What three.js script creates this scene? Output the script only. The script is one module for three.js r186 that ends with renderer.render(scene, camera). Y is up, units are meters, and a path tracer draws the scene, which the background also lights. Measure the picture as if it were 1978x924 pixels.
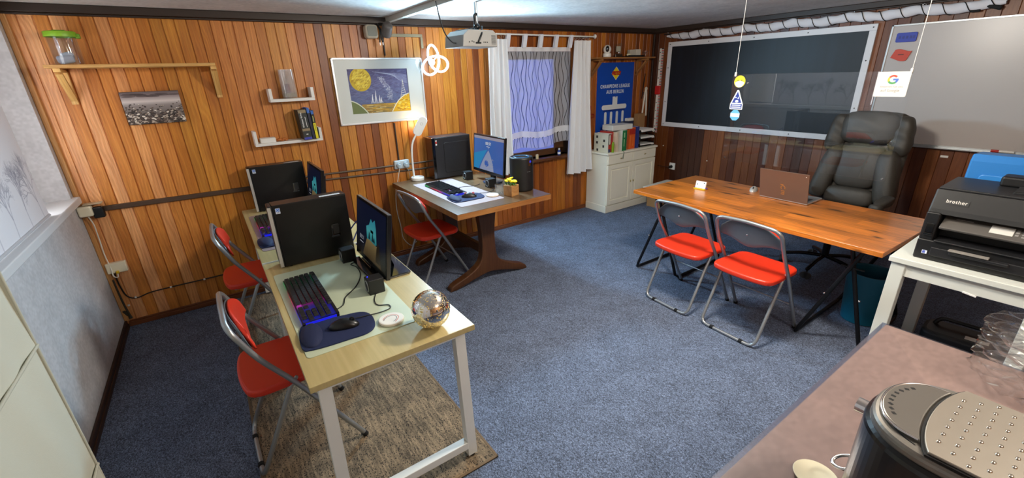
import * as THREE from 'three';
import { RoundedBoxGeometry } from 'three/addons/geometries/RoundedBoxGeometry.js';
import { mergeGeometries, mergeVertices } from 'three/addons/utils/BufferGeometryUtils.js';
import { RectAreaLightUniformsLib } from 'three/addons/lights/RectAreaLightUniformsLib.js';

// ------------------------------------------------------------------ camera, sky, lights, exposure
const scene = new THREE.Scene();
const renderer = new THREE.WebGLRenderer({ antialias: true });
renderer.toneMapping = THREE.LinearToneMapping;
renderer.toneMappingExposure = 0.55;
renderer.shadowMap.enabled = true;
const D2R = Math.PI / 180;
const camera = new THREE.PerspectiveCamera(2 * Math.atan(462 / 828.39) / D2R, 1978 / 924, 0.05, 60);
{
  const ya = 34.1975 * D2R, pi = 21.0245 * D2R, ro = -2.0001 * D2R;
  const f = new THREE.Vector3(Math.sin(ya) * Math.cos(pi), -Math.sin(pi), -Math.cos(ya) * Math.cos(pi));
  const r = new THREE.Vector3(Math.cos(ya), 0, Math.sin(ya)), u = new THREE.Vector3().crossVectors(r, f);
  const r2 = r.clone().multiplyScalar(Math.cos(ro)).addScaledVector(u, Math.sin(ro));
  const u2 = u.clone().multiplyScalar(Math.cos(ro)).addScaledVector(r, -Math.sin(ro));
  camera.quaternion.setFromRotationMatrix(new THREE.Matrix4().makeBasis(r2, u2, f.clone().negate()));
  camera.position.set(0.84552, 1.70936, 4.03886);
}
scene.background = new THREE.Color().setRGB(13.0, 13.1, 13.4);        // overcast daylight outside the two windows
RectAreaLightUniformsLib.init();
const GLOBES = [[2.85, 2.75, 26], [2.3, 4.55, 12]];                   // two round ceiling lamps outside the frame: x, z, candela
for (const [x, z, cd] of GLOBES) {
  const l = new THREE.PointLight(new THREE.Color().setRGB(1, 0.92, 0.8), cd, 0, 2);
  l.name = 'ceiling_lamp_light'; l.position.set(x, 2.145, z); l.castShadow = true; l.shadow.radius = 7; scene.add(l);
}
const LED = new THREE.Vector3(2.73, 1.84, 0.13);
{ // cold white light of the knotted wall lamp, whose strip faces the room
  const l = new THREE.SpotLight(new THREE.Color().setRGB(0.47, 0.77, 1.0), 34, 0, 82 * D2R, 0.25, 2);
  l.name = 'knot_lamp_light'; l.position.copy(LED); l.target.position.set(LED.x, LED.y - 0.8, 2); l.castShadow = true; l.shadow.radius = 6;
  scene.add(l, l.target);
  const spill = new THREE.PointLight(new THREE.Color().setRGB(0.6, 0.82, 1.0), 0.8, 0, 2);   // what the tube throws sideways and back to the wall
  spill.name = 'knot_lamp_spill'; spill.position.set(LED.x, LED.y, 0.17); spill.castShadow = true; spill.shadow.radius = 5; scene.add(spill);
}

// ------------------------------------------------------------------ helpers
let seed = 12345;
const rnd = () => { seed = (seed * 1664525 + 1013904223) >>> 0; return seed / 4294967296; };
const rr = (a, b) => a + (b - a) * rnd();
const pick = (a) => a[Math.floor(rnd() * a.length)];
const V = (x, y, z) => new THREE.Vector3(x, y, z);
function clean(g) { const n = g.index ? g.toNonIndexed() : g; for (const k of Object.keys(n.attributes)) if (!['position', 'normal', 'uv'].includes(k)) n.deleteAttribute(k); if (!n.attributes.normal) n.computeVertexNormals(); if (!n.attributes.uv) n.setAttribute('uv', new THREE.BufferAttribute(new Float32Array(n.attributes.position.count * 2), 2)); n.morphAttributes = {}; n.clearGroups?.(); return n; }
const join = (...gs) => { const l = gs.flat(9).filter(Boolean).map(clean); return l.length === 1 ? l[0] : mergeGeometries(l, false); };
const at = (g, x, y, z) => g.translate(x, y, z);
const rot = (g, x = 0, y = 0, z = 0) => { if (x) g.rotateX(x); if (y) g.rotateY(y); if (z) g.rotateZ(z); return g; };
// box by centre; r = edge radius
function box(w, h, d, x = 0, y = 0, z = 0, r = 0.003) {
  const m = Math.min(w, h, d) / 2; r = Math.min(r, m * 0.98);
  const g = r > 0.0004 ? new RoundedBoxGeometry(w, h, d, r > 0.01 ? 3 : 1, r) : new THREE.BoxGeometry(w, h, d);
  return g.translate(x, y, z);
}
// box by limits
const bx = (x0, x1, y0, y1, z0, z1, r = 0.003) => box(x1 - x0, y1 - y0, z1 - z0, (x0 + x1) / 2, (y0 + y1) / 2, (z0 + z1) / 2, r);
const cyl = (r0, r1, h, x = 0, y = 0, z = 0, n = 24) => new THREE.CylinderGeometry(r1, r0, h, n).translate(x, y, z);
const sph = (r, x = 0, y = 0, z = 0, n = 20) => new THREE.SphereGeometry(r, n, Math.ceil(n * 0.7)).translate(x, y, z);
// pipe through points with rounded corners
function pipe(pts, r, bend = 0.04, n = 10, caps = true) {
  const P = pts.map((p) => (p.isVector3 ? p : V(...p))), path = new THREE.CurvePath();
  let last = P[0], len = 0;
  for (let i = 1; i < P.length; i++) {
    if (i < P.length - 1) {
      const a = P[i].clone().sub(P[i - 1]), b = P[i + 1].clone().sub(P[i]), k = Math.min(bend, a.length() * 0.49, b.length() * 0.49);
      const s = P[i].clone().addScaledVector(a.normalize(), -k), e = P[i].clone().addScaledVector(b.normalize(), k);
      path.add(new THREE.LineCurve3(last, s)); path.add(new THREE.QuadraticBezierCurve3(s, P[i], e)); last = e;
    } else path.add(new THREE.LineCurve3(last, P[i]));
  }
  len = path.getLength();
  const g = [new THREE.TubeGeometry(path, Math.max(8, Math.min(160, (P.length - 1) * 14)), r, n, false)];
  if (caps) g.push(sph(r, P[0].x, P[0].y, P[0].z, 8), sph(r, P.at(-1).x, P.at(-1).y, P.at(-1).z, 8));
  return join(g);
}
const cable = (pts, r = 0.003, n = 6, closed = false) => new THREE.TubeGeometry(new THREE.CatmullRomCurve3(pts.map((p) => V(...p)), closed), Math.min(200, pts.length * 10), r, n, closed);
const lathe = (pts, n = 32) => new THREE.LatheGeometry(pts.map((p) => new THREE.Vector2(p[0], p[1])), n);
function poly(pts, holes = []) { const s = new THREE.Shape(pts.map((p) => new THREE.Vector2(p[0], p[1]))); for (const h of holes) s.holes.push(new THREE.Path(h.map((p) => new THREE.Vector2(p[0], p[1])))); return s; }
function rrect(w, h, r, cx = 0, cy = 0) {
  const s = new THREE.Shape(), x = cx - w / 2, y = cy - h / 2; r = Math.min(r, w / 2, h / 2);
  s.moveTo(x + r, y); s.lineTo(x + w - r, y); s.absarc(x + w - r, y + r, r, -Math.PI / 2, 0); s.lineTo(x + w, y + h - r); s.absarc(x + w - r, y + h - r, r, 0, Math.PI / 2);
  s.lineTo(x + r, y + h); s.absarc(x + r, y + h - r, r, Math.PI / 2, Math.PI); s.lineTo(x, y + r); s.absarc(x + r, y + r, r, Math.PI, 1.5 * Math.PI); return s;
}
const ext = (shape, depth, bevel = 0.002, seg = 1, curve = 8) => new THREE.ExtrudeGeometry(shape, { depth: Math.max(0.0001, depth - 2 * bevel), bevelEnabled: bevel > 0, bevelThickness: bevel, bevelSize: bevel, bevelOffset: -bevel, bevelSegments: seg, curveSegments: curve }).translate(0, 0, bevel);
const flat = (g) => g.rotateX(-Math.PI / 2);   // a shape in x, -z becomes a slab lying on the ground, thickness upward
// uv in metres by face direction; grain: axis along which v runs
function uvm(g, grain) {
  const n = clean(g), p = n.attributes.position, q = n.attributes.normal, uv = new Float32Array(p.count * 2);
  for (let i = 0; i < p.count; i++) {
    const x = p.getX(i), y = p.getY(i), z = p.getZ(i), a = Math.abs(q.getX(i)), b = Math.abs(q.getY(i)), c = Math.abs(q.getZ(i));
    let u, v;
    if (grain === 'y') { v = y; u = a > c ? z : x; if (b > a && b > c) { u = x; v = z; } }
    else if (grain === 'x') { v = x; u = b > c ? z : y; if (a > b && a > c) { u = z; v = y; } }
    else if (grain === 'z') { v = z; u = b > a ? x : y; if (c > a && c > b) { u = x; v = y; } }
    else if (b >= a && b >= c) { u = x; v = -z; } else if (a >= c) { u = -z; v = y; } else { u = x; v = y; }
    uv[2 * i] = u; uv[2 * i + 1] = v;
  }
  n.setAttribute('uv', new THREE.BufferAttribute(uv, 2)); return n;
}
// a flat print in the xy plane facing +z, uv 0..1
const card = (w, h) => new THREE.PlaneGeometry(w, h);
const counts = {};
const numbered = (n) => { const k = counts[n] = (counts[n] ?? -1) + 1; return k ? `${n}_${String(k).padStart(3, '0')}` : n; };
function add(o, parent) { parent.add(o); return o; }
function mesh(name, g, m, parent, label) {
  const o = new THREE.Mesh(Array.isArray(g) ? join(g) : g, m); o.name = name; o.castShadow = o.receiveShadow = true; if (label) o.userData.label = label;
  return parent ? add(o, parent) : o;
}
const part = mesh;
function thing(name, label, category, pos = [0, 0, 0], turn = 0, group) {
  const o = new THREE.Group(); o.name = numbered(name); o.position.set(...pos); o.rotation.y = turn; o.userData = { label, category }; if (group) o.userData.group = group;
  scene.add(o); return o;
}
function solo(name, g, m, label, category, pos = [0, 0, 0], turn = 0, group) {   // a thing that is one mesh
  const o = mesh(numbered(name), g, m, scene); o.position.set(...pos); o.rotation.y = turn; o.userData = { label, category }; if (group) o.userData.group = group; return o;
}
function dup(root, pos, turn, label) { const r = root.clone(); r.name = numbered(root.name.replace(/_\d{3}$/, '')); scene.add(r); r.position.set(...pos); r.rotation.y = turn; r.userData = { ...root.userData, label }; return r; }
function struct(name, g, m) { const o = g ? mesh(name, g, m, scene) : add(new THREE.Group(), scene); o.name = name; o.userData.kind = 'structure'; return o; }

// ------------------------------------------------------------------ noise, textures, materials
const hash = (x, y, s) => { let h = (x * 374761393 + y * 668265263 + s * 974634323) | 0; h = Math.imul(h ^ (h >>> 13), 1274126177); return ((h ^ (h >>> 16)) >>> 0) / 4294967296; };
function vnoise(x, y, px, py, s) { // periodic value noise, period px,py cells
  const xi = Math.floor(x), yi = Math.floor(y), fx = x - xi, fy = y - yi, u = fx * fx * (3 - 2 * fx), v = fy * fy * (3 - 2 * fy);
  const w = (a, p) => ((a % p) + p) % p, x0 = w(xi, px), x1 = w(xi + 1, px), y0 = w(yi, py), y1 = w(yi + 1, py);
  return (hash(x0, y0, s) * (1 - u) + hash(x1, y0, s) * u) * (1 - v) + (hash(x0, y1, s) * (1 - u) + hash(x1, y1, s) * u) * v;
}
function tex(w, h, f, srgb = true) {
  const d = new Uint8Array(w * h * 4);
  for (let j = 0; j < h; j++) for (let i = 0; i < w; i++) { const c = f(i / w, j / h, i, j), o = (j * w + i) * 4; for (let k = 0; k < 3; k++) d[o + k] = Math.max(0, Math.min(255, (c.length ? c[k] : c) * 255)); d[o + 3] = 255; }
  const t = new THREE.DataTexture(d, w, h); t.wrapS = t.wrapT = THREE.RepeatWrapping; t.magFilter = THREE.LinearFilter; t.minFilter = THREE.LinearMipmapLinearFilter; t.generateMipmaps = true;
  if (srgb) t.colorSpace = THREE.SRGBColorSpace; t.needsUpdate = true; return t;
}
const scaled = (t, u, v) => { const c = t.clone(); c.repeat.set(u, v); c.needsUpdate = true; return c; };
function canvasTex(w, h, draw) { const c = document.createElement('canvas'); c.width = w; c.height = h; const x = c.getContext('2d'); draw(x, w, h); const t = new THREE.CanvasTexture(c); t.colorSpace = THREE.SRGBColorSpace; return t; }
const M = (color, roughness = 0.6, o = {}) => new THREE.MeshStandardMaterial({ color, roughness, ...o });
const MP = (color, roughness = 0.6, o = {}) => new THREE.MeshPhysicalMaterial({ color, roughness, ...o });
// light-toned grain that multiplies a material's colour; u across, v along the grain
function grainTex(s, ring = 9, w = 256, h = 1024) {
  return tex(w, h, (u, v) => {
    const warp = vnoise(u * 3, v * 4, 3, 4, s) * 0.35 + vnoise(u * 6, v * 9, 6, 9, s + 1) * 0.12;
    const rings = 0.5 + 0.5 * Math.sin((u + warp) * Math.PI * 2 * ring);
    const fine = vnoise(u * 90, v * 14, 90, 14, s + 2), fine2 = vnoise(u * 180, v * 40, 180, 40, s + 3), patch = vnoise(u * 4, v * 5, 4, 5, s + 5);
    const k = 0.77 + 0.05 * Math.pow(rings, 1.5) + 0.11 * fine + 0.07 * fine2 + 0.12 * (patch - 0.5), q = 0.95 + 0.05 * patch;
    return [k, k * (0.955 + 0.045 * rings) * q, k * (0.87 + 0.1 * rings) * q];
  });
}
const grains = [grainTex(11, 7), grainTex(37, 10), grainTex(71, 5)];
const smoothGrain = tex(256, 512, (u, v) => { const a = vnoise(u * 24, v * 3, 24, 3, 91), b = vnoise(u * 70, v * 9, 70, 9, 92); const k = 0.9 + 0.06 * a + 0.04 * b; return [k, k * 0.99, k * (0.95 + 0.03 * a)]; });
const plankMats = (cols, rough) => cols.flatMap((c) => grains.map((t, i) => { const a = scaled(t, i === 2 ? 6 : 5, 0.9); a.offset.set(rnd(), rnd()); return M(c, rough, { map: a, bumpMap: a, bumpScale: 0.0006 }); }));
const silverPaint = M(0xa8abad, 0.34, { metalness: 0.75 }), chrome = M(0xe2e2e4, 0.12, { metalness: 1 }), blackMetal = M(0x0e0e10, 0.4, { metalness: 0.3 }), steelBrushed = M(0xb9b4ab, 0.3, { metalness: 0.95 });
const blackPlastic = M(0x121214, 0.42), blackMatte = M(0x0f0f11, 0.72), blackGloss = MP(0x060607, 0.12, { clearcoat: 1, clearcoatRoughness: 0.05 }), darkGrey = M(0x26272a, 0.5), greyPlastic = M(0x6d6e70, 0.5);
const whitePlastic = M(0xe9e7e0, 0.38), creamPlastic = M(0xe6dfc6, 0.4), whitePaint = M(0xe8e8e2, 0.45), offWhite = M(0xdedcd4, 0.6), paper = M(0xefeeea, 0.8), cardboard = M(0x9a744c, 0.85), pineRaw = M(0xf0c47c, 0.55, { map: scaled(grains[2], 6, 1) });
const glass = MP(0xffffff, 0.03, { transmission: 1, thickness: 0, ior: 1.5 }), acrylicMat = MP(0xffffff, 0.01, { transmission: 1, thickness: 0, ior: 1.6 });
const rubber = M(0x0c0c0d, 0.85);
const print = (w, h, draw, rough = 0.6) => M(0xffffff, rough, { map: canvasTex(w, h, draw) });

// ------------------------------------------------------------------ room shell
const W = 5.972, H = 2.2, DZ = 5.3;
const carpetTex = tex(1024, 1024, (u, v, i, j) => {
  const a = hash(i >> 1, j, 5), b = vnoise(u * 220, v * 220, 220, 220, 8), c = vnoise(u * 400, v * 140, 400, 140, 9), d = vnoise(u * 12, v * 12, 12, 12, 10);
  let k = 0.1 + 0.36 * b + 0.34 * c + 0.26 * a + 0.07 * (d - 0.5);
  if (a > 0.95) k += 0.22; if (a < 0.1) k -= 0.14;
  return [k * 0.88, k * 0.935, k * 1.04];
});
const carpet = M(0xb4bccb, 0.97, { map: scaled(carpetTex, 1.15, 1.15), bumpMap: scaled(carpetTex, 1.15, 1.15), bumpScale: 0.004 });
struct('floor', uvm(bx(-0.4, W + 0.3, -0.12, 0, -0.4, DZ + 0.2, 0)), carpet);
const ceilTex = tex(512, 512, (u, v) => { const a = vnoise(u * 60, v * 60, 60, 60, 3), b = vnoise(u * 9, v * 9, 9, 9, 4); const k = 0.86 + 0.08 * a + 0.06 * b; return [k, k, k]; });
struct('ceiling', uvm(bx(-0.4, W + 0.3, H, H + 0.14, -0.4, DZ + 0.2, 0)), M(0xe9e6e2, 0.9, { map: scaled(ceilTex, 1, 1), bumpMap: scaled(ceilTex, 1, 1), bumpScale: 0.002 }));

const honey = plankMats([0xdc9638, 0xce842e, 0xe6a248, 0xc27426, 0xde9244, 0xb06524, 0x8c4c1c, 0xce8c32, 0xffbe84, 0xf4b070], 0.42);  // palest tints at the end have the left corner's light mixed in
const brownW = plankMats([0x6e3d1e, 0x5c3019, 0x7d4824, 0x472514, 0x8c5428, 0x66361d], 0.42);
const darkWood = M(0x2b1a10, 0.6), trimDark = M(0x2e2119, 0.5), railBrown = M(0x4a3222, 0.5);
function plankGeo(w, h, gap) { // board standing on y = 0, front face at z = 0, one lapped edge
  const e = gap, s = poly([[-w / 2, 0.013], [w / 2, 0.013], [w / 2, 0.008], [w / 2 - e, 0.008], [w / 2 - e, 0.002], [w / 2 - e - 0.002, 0], [-w / 2 + 0.0025, 0], [-w / 2, 0.0025]]);
  return uvm(new THREE.ExtrudeGeometry(s, { depth: h, bevelEnabled: false }).rotateX(-Math.PI / 2), 'y');
}
function planked(g, mats, weights, pitch, from, to, gap, put, holes) {
  const cache = new Map();
  const geo = (w, h) => { const k = w.toFixed(4) + h.toFixed(3); if (!cache.has(k)) { const q = plankGeo(w, h, gap); cache.set(k, q); } return cache.get(k); };
  const n = Math.round((to - from) / pitch), w = (to - from) / n;
  for (let i = 0; i < n; i++) {
    const c = from + (i + 0.5) * w, m = weights(c);
    let runs = [[0, H]];
    for (const [a, b, y0, y1] of holes) if (c + w / 2 > a && c - w / 2 < b) runs = [[0, y0], [y1, H]];
    for (const [a, b] of runs) { const o = part('plank', geo(w, b - a), m, g); put(o, c, a); o.scale.y = 1; }
  }
}
// back wall with the curtained window
const WIN = { x0: 3.52, x1: 4.50, y0: 0.765, y1: 1.93 };
{
  const g = struct('wall_back');
  part('backing', [bx(-0.35, WIN.x0, 0, H, -0.2, -0.012, 0), bx(WIN.x1, W + 0.2, 0, H, -0.2, -0.012, 0), bx(WIN.x0, WIN.x1, 0, WIN.y0, -0.2, -0.012, 0), bx(WIN.x0, WIN.x1, WIN.y1, H, -0.2, -0.012, 0)], darkWood, g);
  seed = 77;
  planked(g, honey, (c) => { const t = rnd(), base = c < 0.5 ? [8, 9, 8, 4, 9] : c < 1.6 ? [0, 1, 2, 1, 3, 4, 0, 7, 1, 3] : c < 3.4 ? [0, 1, 1, 3, 4, 3, 5, 7, 6] : [3, 5, 6, 6, 5, 3, 6, 5, 1]; return honey[base[Math.floor(t * base.length)] * 3 + Math.floor(rnd() * 3)]; }, 0.0695, 0, W, 0.0065, (o, c, y) => o.position.set(c, y, 0), [[WIN.x0, WIN.x1, WIN.y0, WIN.y1]]);  // leftmost boards paler: light falling into the corner is painted into their colour
}
// right wall
{
  const g = struct('wall_right');
  part('backing', bx(W + 0.012, W + 0.2, 0, H, -0.2, DZ + 0.1, 0), darkWood, g);
  seed = 991;
  planked(g, brownW, () => pick(brownW), 0.088, 0, DZ, 0.0022, (o, c, y) => { o.position.set(W, y, c); o.rotation.y = -Math.PI / 2; }, []);
}
// left wall: painted, window with a deep reveal
const LW = { z0: 0.09, z1: 1.85, y0: 0.985, y1: 2.06 };
const plaster = M(0xcac8ca, 0.85, { map: scaled(ceilTex, 1.3, 1.3), bumpMap: scaled(ceilTex, 2, 2), bumpScale: 0.0012 });
struct('wall_left', uvm(join(bx(-0.3, 0, 0, LW.y0, -0.2, DZ + 0.1, 0), bx(-0.3, 0, LW.y1, H, -0.2, DZ + 0.1, 0), bx(-0.3, 0, LW.y0, LW.y1, -0.2, LW.z0, 0), bx(-0.3, 0, LW.y0, LW.y1, LW.z1, DZ + 0.1, 0))), plaster);
struct('wall_front', uvm(bx(-0.3, W + 0.2, 0, H, DZ, DZ + 0.15, 0)), M(0x9a7048, 0.7, { map: scaled(grains[0], 4, 0.8) }));
// windows
{
  const g = struct('window_1');                                     // left wall
  part('window_frame', [bx(-0.25, -0.2, LW.y0, LW.y1, LW.z0, 0.47), bx(-0.25, -0.2, LW.y0, LW.y1, LW.z1 - 0.06, LW.z1), bx(-0.25, -0.2, LW.y0, LW.y0 + 0.06, LW.z0, LW.z1), bx(-0.25, -0.2, LW.y1 - 0.06, LW.y1, LW.z0, LW.z1), bx(-0.25, -0.2, LW.y0, LW.y1, 0.95, 1.01)], whitePaint, g);  // corner-side stile widened, out of view, to keep sky out of the acrylic reflection
  for (const [a, b] of [[0.47, 0.95], [1.01, LW.z1 - 0.06]]) part('pane', bx(-0.228, -0.222, LW.y0 + 0.06, LW.y1 - 0.06, a, b, 0), glass, g);
  part('window_sill', [bx(-0.2, 0.035, LW.y0, LW.y0 + 0.045, LW.z0 - 0.06, LW.z1 + 0.05, 0.006)], M(0xcfd0d2, 0.5), g);
  const w = struct('window_2');                                     // back wall
  const { x0, x1, y0, y1 } = WIN, fr = M(0x5a3a22, 0.5);
  part('window_frame', [bx(x0, x0 + 0.06, y0, y1, -0.16, -0.11), bx(x1 - 0.14, x1, y0, y1, -0.16, -0.11), bx(x0, x1, y0, y0 + 0.07, -0.16, -0.11), bx(x0, x1, y1 - 0.07, y1, -0.16, -0.11)], fr, w);
  part('pane', bx(x0 + 0.06, x1 - 0.14, y0 + 0.07, y1 - 0.07, -0.14, -0.134, 0), MP(0xb0c4ff, 0.9, { transmission: 0.17, thickness: 0 }), w, 'frosted bluish pane glowing with daylight');
  part('window_sill', uvm(bx(x0 - 0.05, x1 + 0.05, y0 - 0.03, y0, -0.11, 0.085, 0.005), 'x'), M(0x6a4226, 0.4, { map: scaled(grains[0], 5, 1) }), w);
}
// baseboards and ceiling trims
const skirt = M(0x86502e, 0.45, { map: scaled(grains[1], 6, 1) });
struct('baseboard_back', uvm(join(bx(0.02, 4.80, 0, 0.035, 0, 0.02, 0.004), bx(0.02, 4.80, 0.035, 0.05, 0, 0.011, 0.004)), 'x'), skirt);
struct('baseboard_left', uvm(join(bx(0, 0.014, 0, 0.06, 0.02, DZ, 0.004), bx(0, 0.02, 0, 0.03, 0.02, DZ, 0.004)), 'z'), M(0x3a2216, 0.5, { map: scaled(grains[1], 6, 1) }));
struct('baseboard_right', uvm(bx(W - 0.018, W, 0, 0.05, 0.0, DZ, 0.004), 'z'), skirt);
struct('trim_1', uvm(join(bx(0, W, H - 0.05, H, 0, 0.05, 0.006), bx(0, W, H - 0.062, H - 0.05, 0, 0.03, 0.004)), 'x'), trimDark);
struct('trim_2', uvm(join(bx(W - 0.05, W, H - 0.05, H, 0.05, DZ, 0.006), bx(W - 0.03, W, H - 0.062, H - 0.05, 0.03, DZ, 0.004)), 'z'), trimDark);
struct('trim_3', uvm(join(bx(0, 0.03, 0.05, H - 0.06, 0, 0.028, 0.006)), 'y'), M(0xd8a468, 0.5, { map: scaled(grains[0], 8, 1) }));
struct('trim_4', uvm(join(bx(W - 0.025, W, 0.05, H - 0.06, 0, 0.03, 0.006)), 'y'), M(0x2a1a12, 0.5));
// round ceiling lamps
GLOBES.forEach(([x, z], i) => {
  const t = thing('ceiling_lamp', i ? 'round white ceiling lamp behind the photographer' : 'round white ceiling lamp above the middle of the room', 'lamp', [x, H, z], 0, 'round ceiling lamps');
  part('ceiling_rose', cyl(0.1, 0.1, 0.02, 0, -0.01, 0, 32), whitePaint, t);
  part('globe', lathe([[0.1, -0.018], [0.15, -0.03], [0.16, -0.05], [0.13, -0.075], [0.07, -0.086], [0.0001, -0.088]], 32), M(0xffffff, 0.5, { emissive: new THREE.Color().setRGB(1, 0.92, 0.8), emissiveIntensity: 4, side: THREE.DoubleSide }), t, 'glowing glass shade');
});
// beam-like cable duct on the ceiling
solo('ceiling_duct', uvm(bx(-0.022, 0.022, -0.04, 0, 0.05, 3.2, 0.003), 'z'), M(0xb9b3a8, 0.6), 'pale square cable duct running along the ceiling from the back wall', 'duct', [2.343, H, 0]);

// ------------------------------------------------------------------ furniture
// rug
const rugTex = tex(1024, 1024, (u, v, i, j) => {
  const row = Math.floor(v * 170), ph = (row % 2) * 0.5 + hash(row, 7, 3) * 0.3, cell = Math.floor(u * 80 + ph), fx = (u * 80 + ph) % 1, fy = (v * 170) % 1;
  const t = hash(cell, row, 4), run = vnoise(u * 9, row * 0.5, 9, 85, 6), big = vnoise(u * 5, v * 5, 5, 5, 11), edge = Math.min(1, Math.sin(fx * Math.PI) * 2.2) * Math.min(1, Math.sin(fy * Math.PI) * 2);
  let k = (0.27 + 0.16 * t + 0.24 * run + 0.16 * (big - 0.5)) * (0.5 + 0.5 * edge) + 0.04 * hash(i, j, 2);
  if (t < 0.1) k *= 0.55;
  return [k * 1.1, k * 0.95, k * 0.76];
});
{
  const m = M(0xffffff, 0.95, { map: scaled(rugTex, 1.8, 1.6), bumpMap: scaled(rugTex, 1.8, 1.6), bumpScale: 0.004 });
  const t = thing('rug', 'flat woven brown and grey jute-look rug under the white desks', 'rug', [1.155, 0, 1.39]);
  part('woven_field', uvm(box(0.95, 0.007, 2.63, 0, 0.0035, 0, 0.002), 'x'), m, t);
  part('bound_edge', uvm(join(bx(-0.475, -0.463, 0, 0.009, -1.315, 1.315, 0.002), bx(0.463, 0.475, 0, 0.009, -1.315, 1.315, 0.002), bx(-0.475, 0.475, 0, 0.009, 1.303, 1.315, 0.002), bx(-0.475, 0.475, 0, 0.009, -1.315, -1.303, 0.002))), M(0x6d5a45, 0.9), t);
}
// white desks
const birch = M(0xc8b784, 0.3, { map: scaled(smoothGrain, 3, 0.7) });
const DH = 0.745;
function whiteDesk(z0, z1, label) {
  const t = thing('computer_desk', label, 'desk', [1.2485, 0.0095, (z0 + z1) / 2], 0, 'white framed computer desks'), hz = (z1 - z0) / 2, DH = 0.7355;
  part('desktop', uvm(bx(-0.3215, 0.3215, DH - 0.025, DH, -hz, hz, 0.002), 'z'), birch, t);
  for (const s of [-1, 1]) {
    const zc = s * (hz - 0.06);
    for (const k of [-1, 1]) {
      const leg = part('leg', pipeBox([k * 0.27, DH - 0.028, zc], [k * 0.285, 0.012, zc], 0.045), whitePaint, t);
      part('foot', cyl(0.016, 0.016, 0.012, k * 0.285, 0.006, zc, 12), rubber, leg);
    }
    part('foot_bar', box(0.53, 0.04, 0.04, 0, 0.075, zc, 0.003), whitePaint, t);
    part('top_bar', box(0.5, 0.035, 0.04, 0, DH - 0.043, zc, 0.003), whitePaint, t);
  }
  if (z0 < 1) part('end_trim', bx(-0.3215, 0.3215, DH - 0.024, DH + 0.0005, hz, hz + 0.006, 0.001), whitePaint, t, 'white end edge');
  part('long_rail', [box(0.025, 0.035, 2 * hz - 0.16, 0.25, DH - 0.044, 0, 0.003), box(0.025, 0.035, 2 * hz - 0.16, -0.25, DH - 0.044, 0, 0.003)], whitePaint, t);
}
function pipeBox(a, b, s) { // square tube from a to b, in the plane z = const
  const g = new THREE.BoxGeometry(s, 1, s * 0.85), d = V(...b).sub(V(...a)), L = d.length();
  g.scale(1, L, 1); g.applyQuaternion(new THREE.Quaternion().setFromUnitVectors(V(0, -1, 0), d.normalize()));
  return g.translate((a[0] + b[0]) / 2, (a[1] + b[1]) / 2, (a[2] + b[2]) / 2);
}
whiteDesk(1.395, 2.675, 'white framed birch-top computer desk nearest, with the mirrored ball');
whiteDesk(0.03, 1.37, 'white framed birch-top computer desk against the back panelling');

// folding chairs: seat faces +x, rear foot bar at x = 0
const redVinyl = M(0xd8341a, 0.42, { bumpMap: scaled(ceilTex, 12, 12), bumpScale: 0.0006 }), redBack = M(0xd23218, 0.45), backPan = M(0x6f777e, 0.45, { metalness: 0.35 });
function seatGeo() {
  const s = new THREE.Shape(); s.moveTo(-0.17, -0.17); // x forward, y across
  s.bezierCurveTo(-0.2, -0.1, -0.2, 0.1, -0.17, 0.17); s.bezierCurveTo(-0.15, 0.2, -0.12, 0.205, -0.08, 0.205); s.lineTo(0.12, 0.2); s.bezierCurveTo(0.19, 0.2, 0.2, 0.15, 0.2, 0.1); s.lineTo(0.2, -0.1); s.bezierCurveTo(0.2, -0.15, 0.19, -0.2, 0.12, -0.2); s.lineTo(-0.08, -0.205); s.bezierCurveTo(-0.12, -0.205, -0.15, -0.2, -0.17, -0.17);
  return flat(new THREE.ExtrudeGeometry(s, { depth: 0.012, bevelEnabled: true, bevelThickness: 0.012, bevelSize: 0.012, bevelOffset: -0.012, bevelSegments: 3, curveSegments: 10 }));
}
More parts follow.
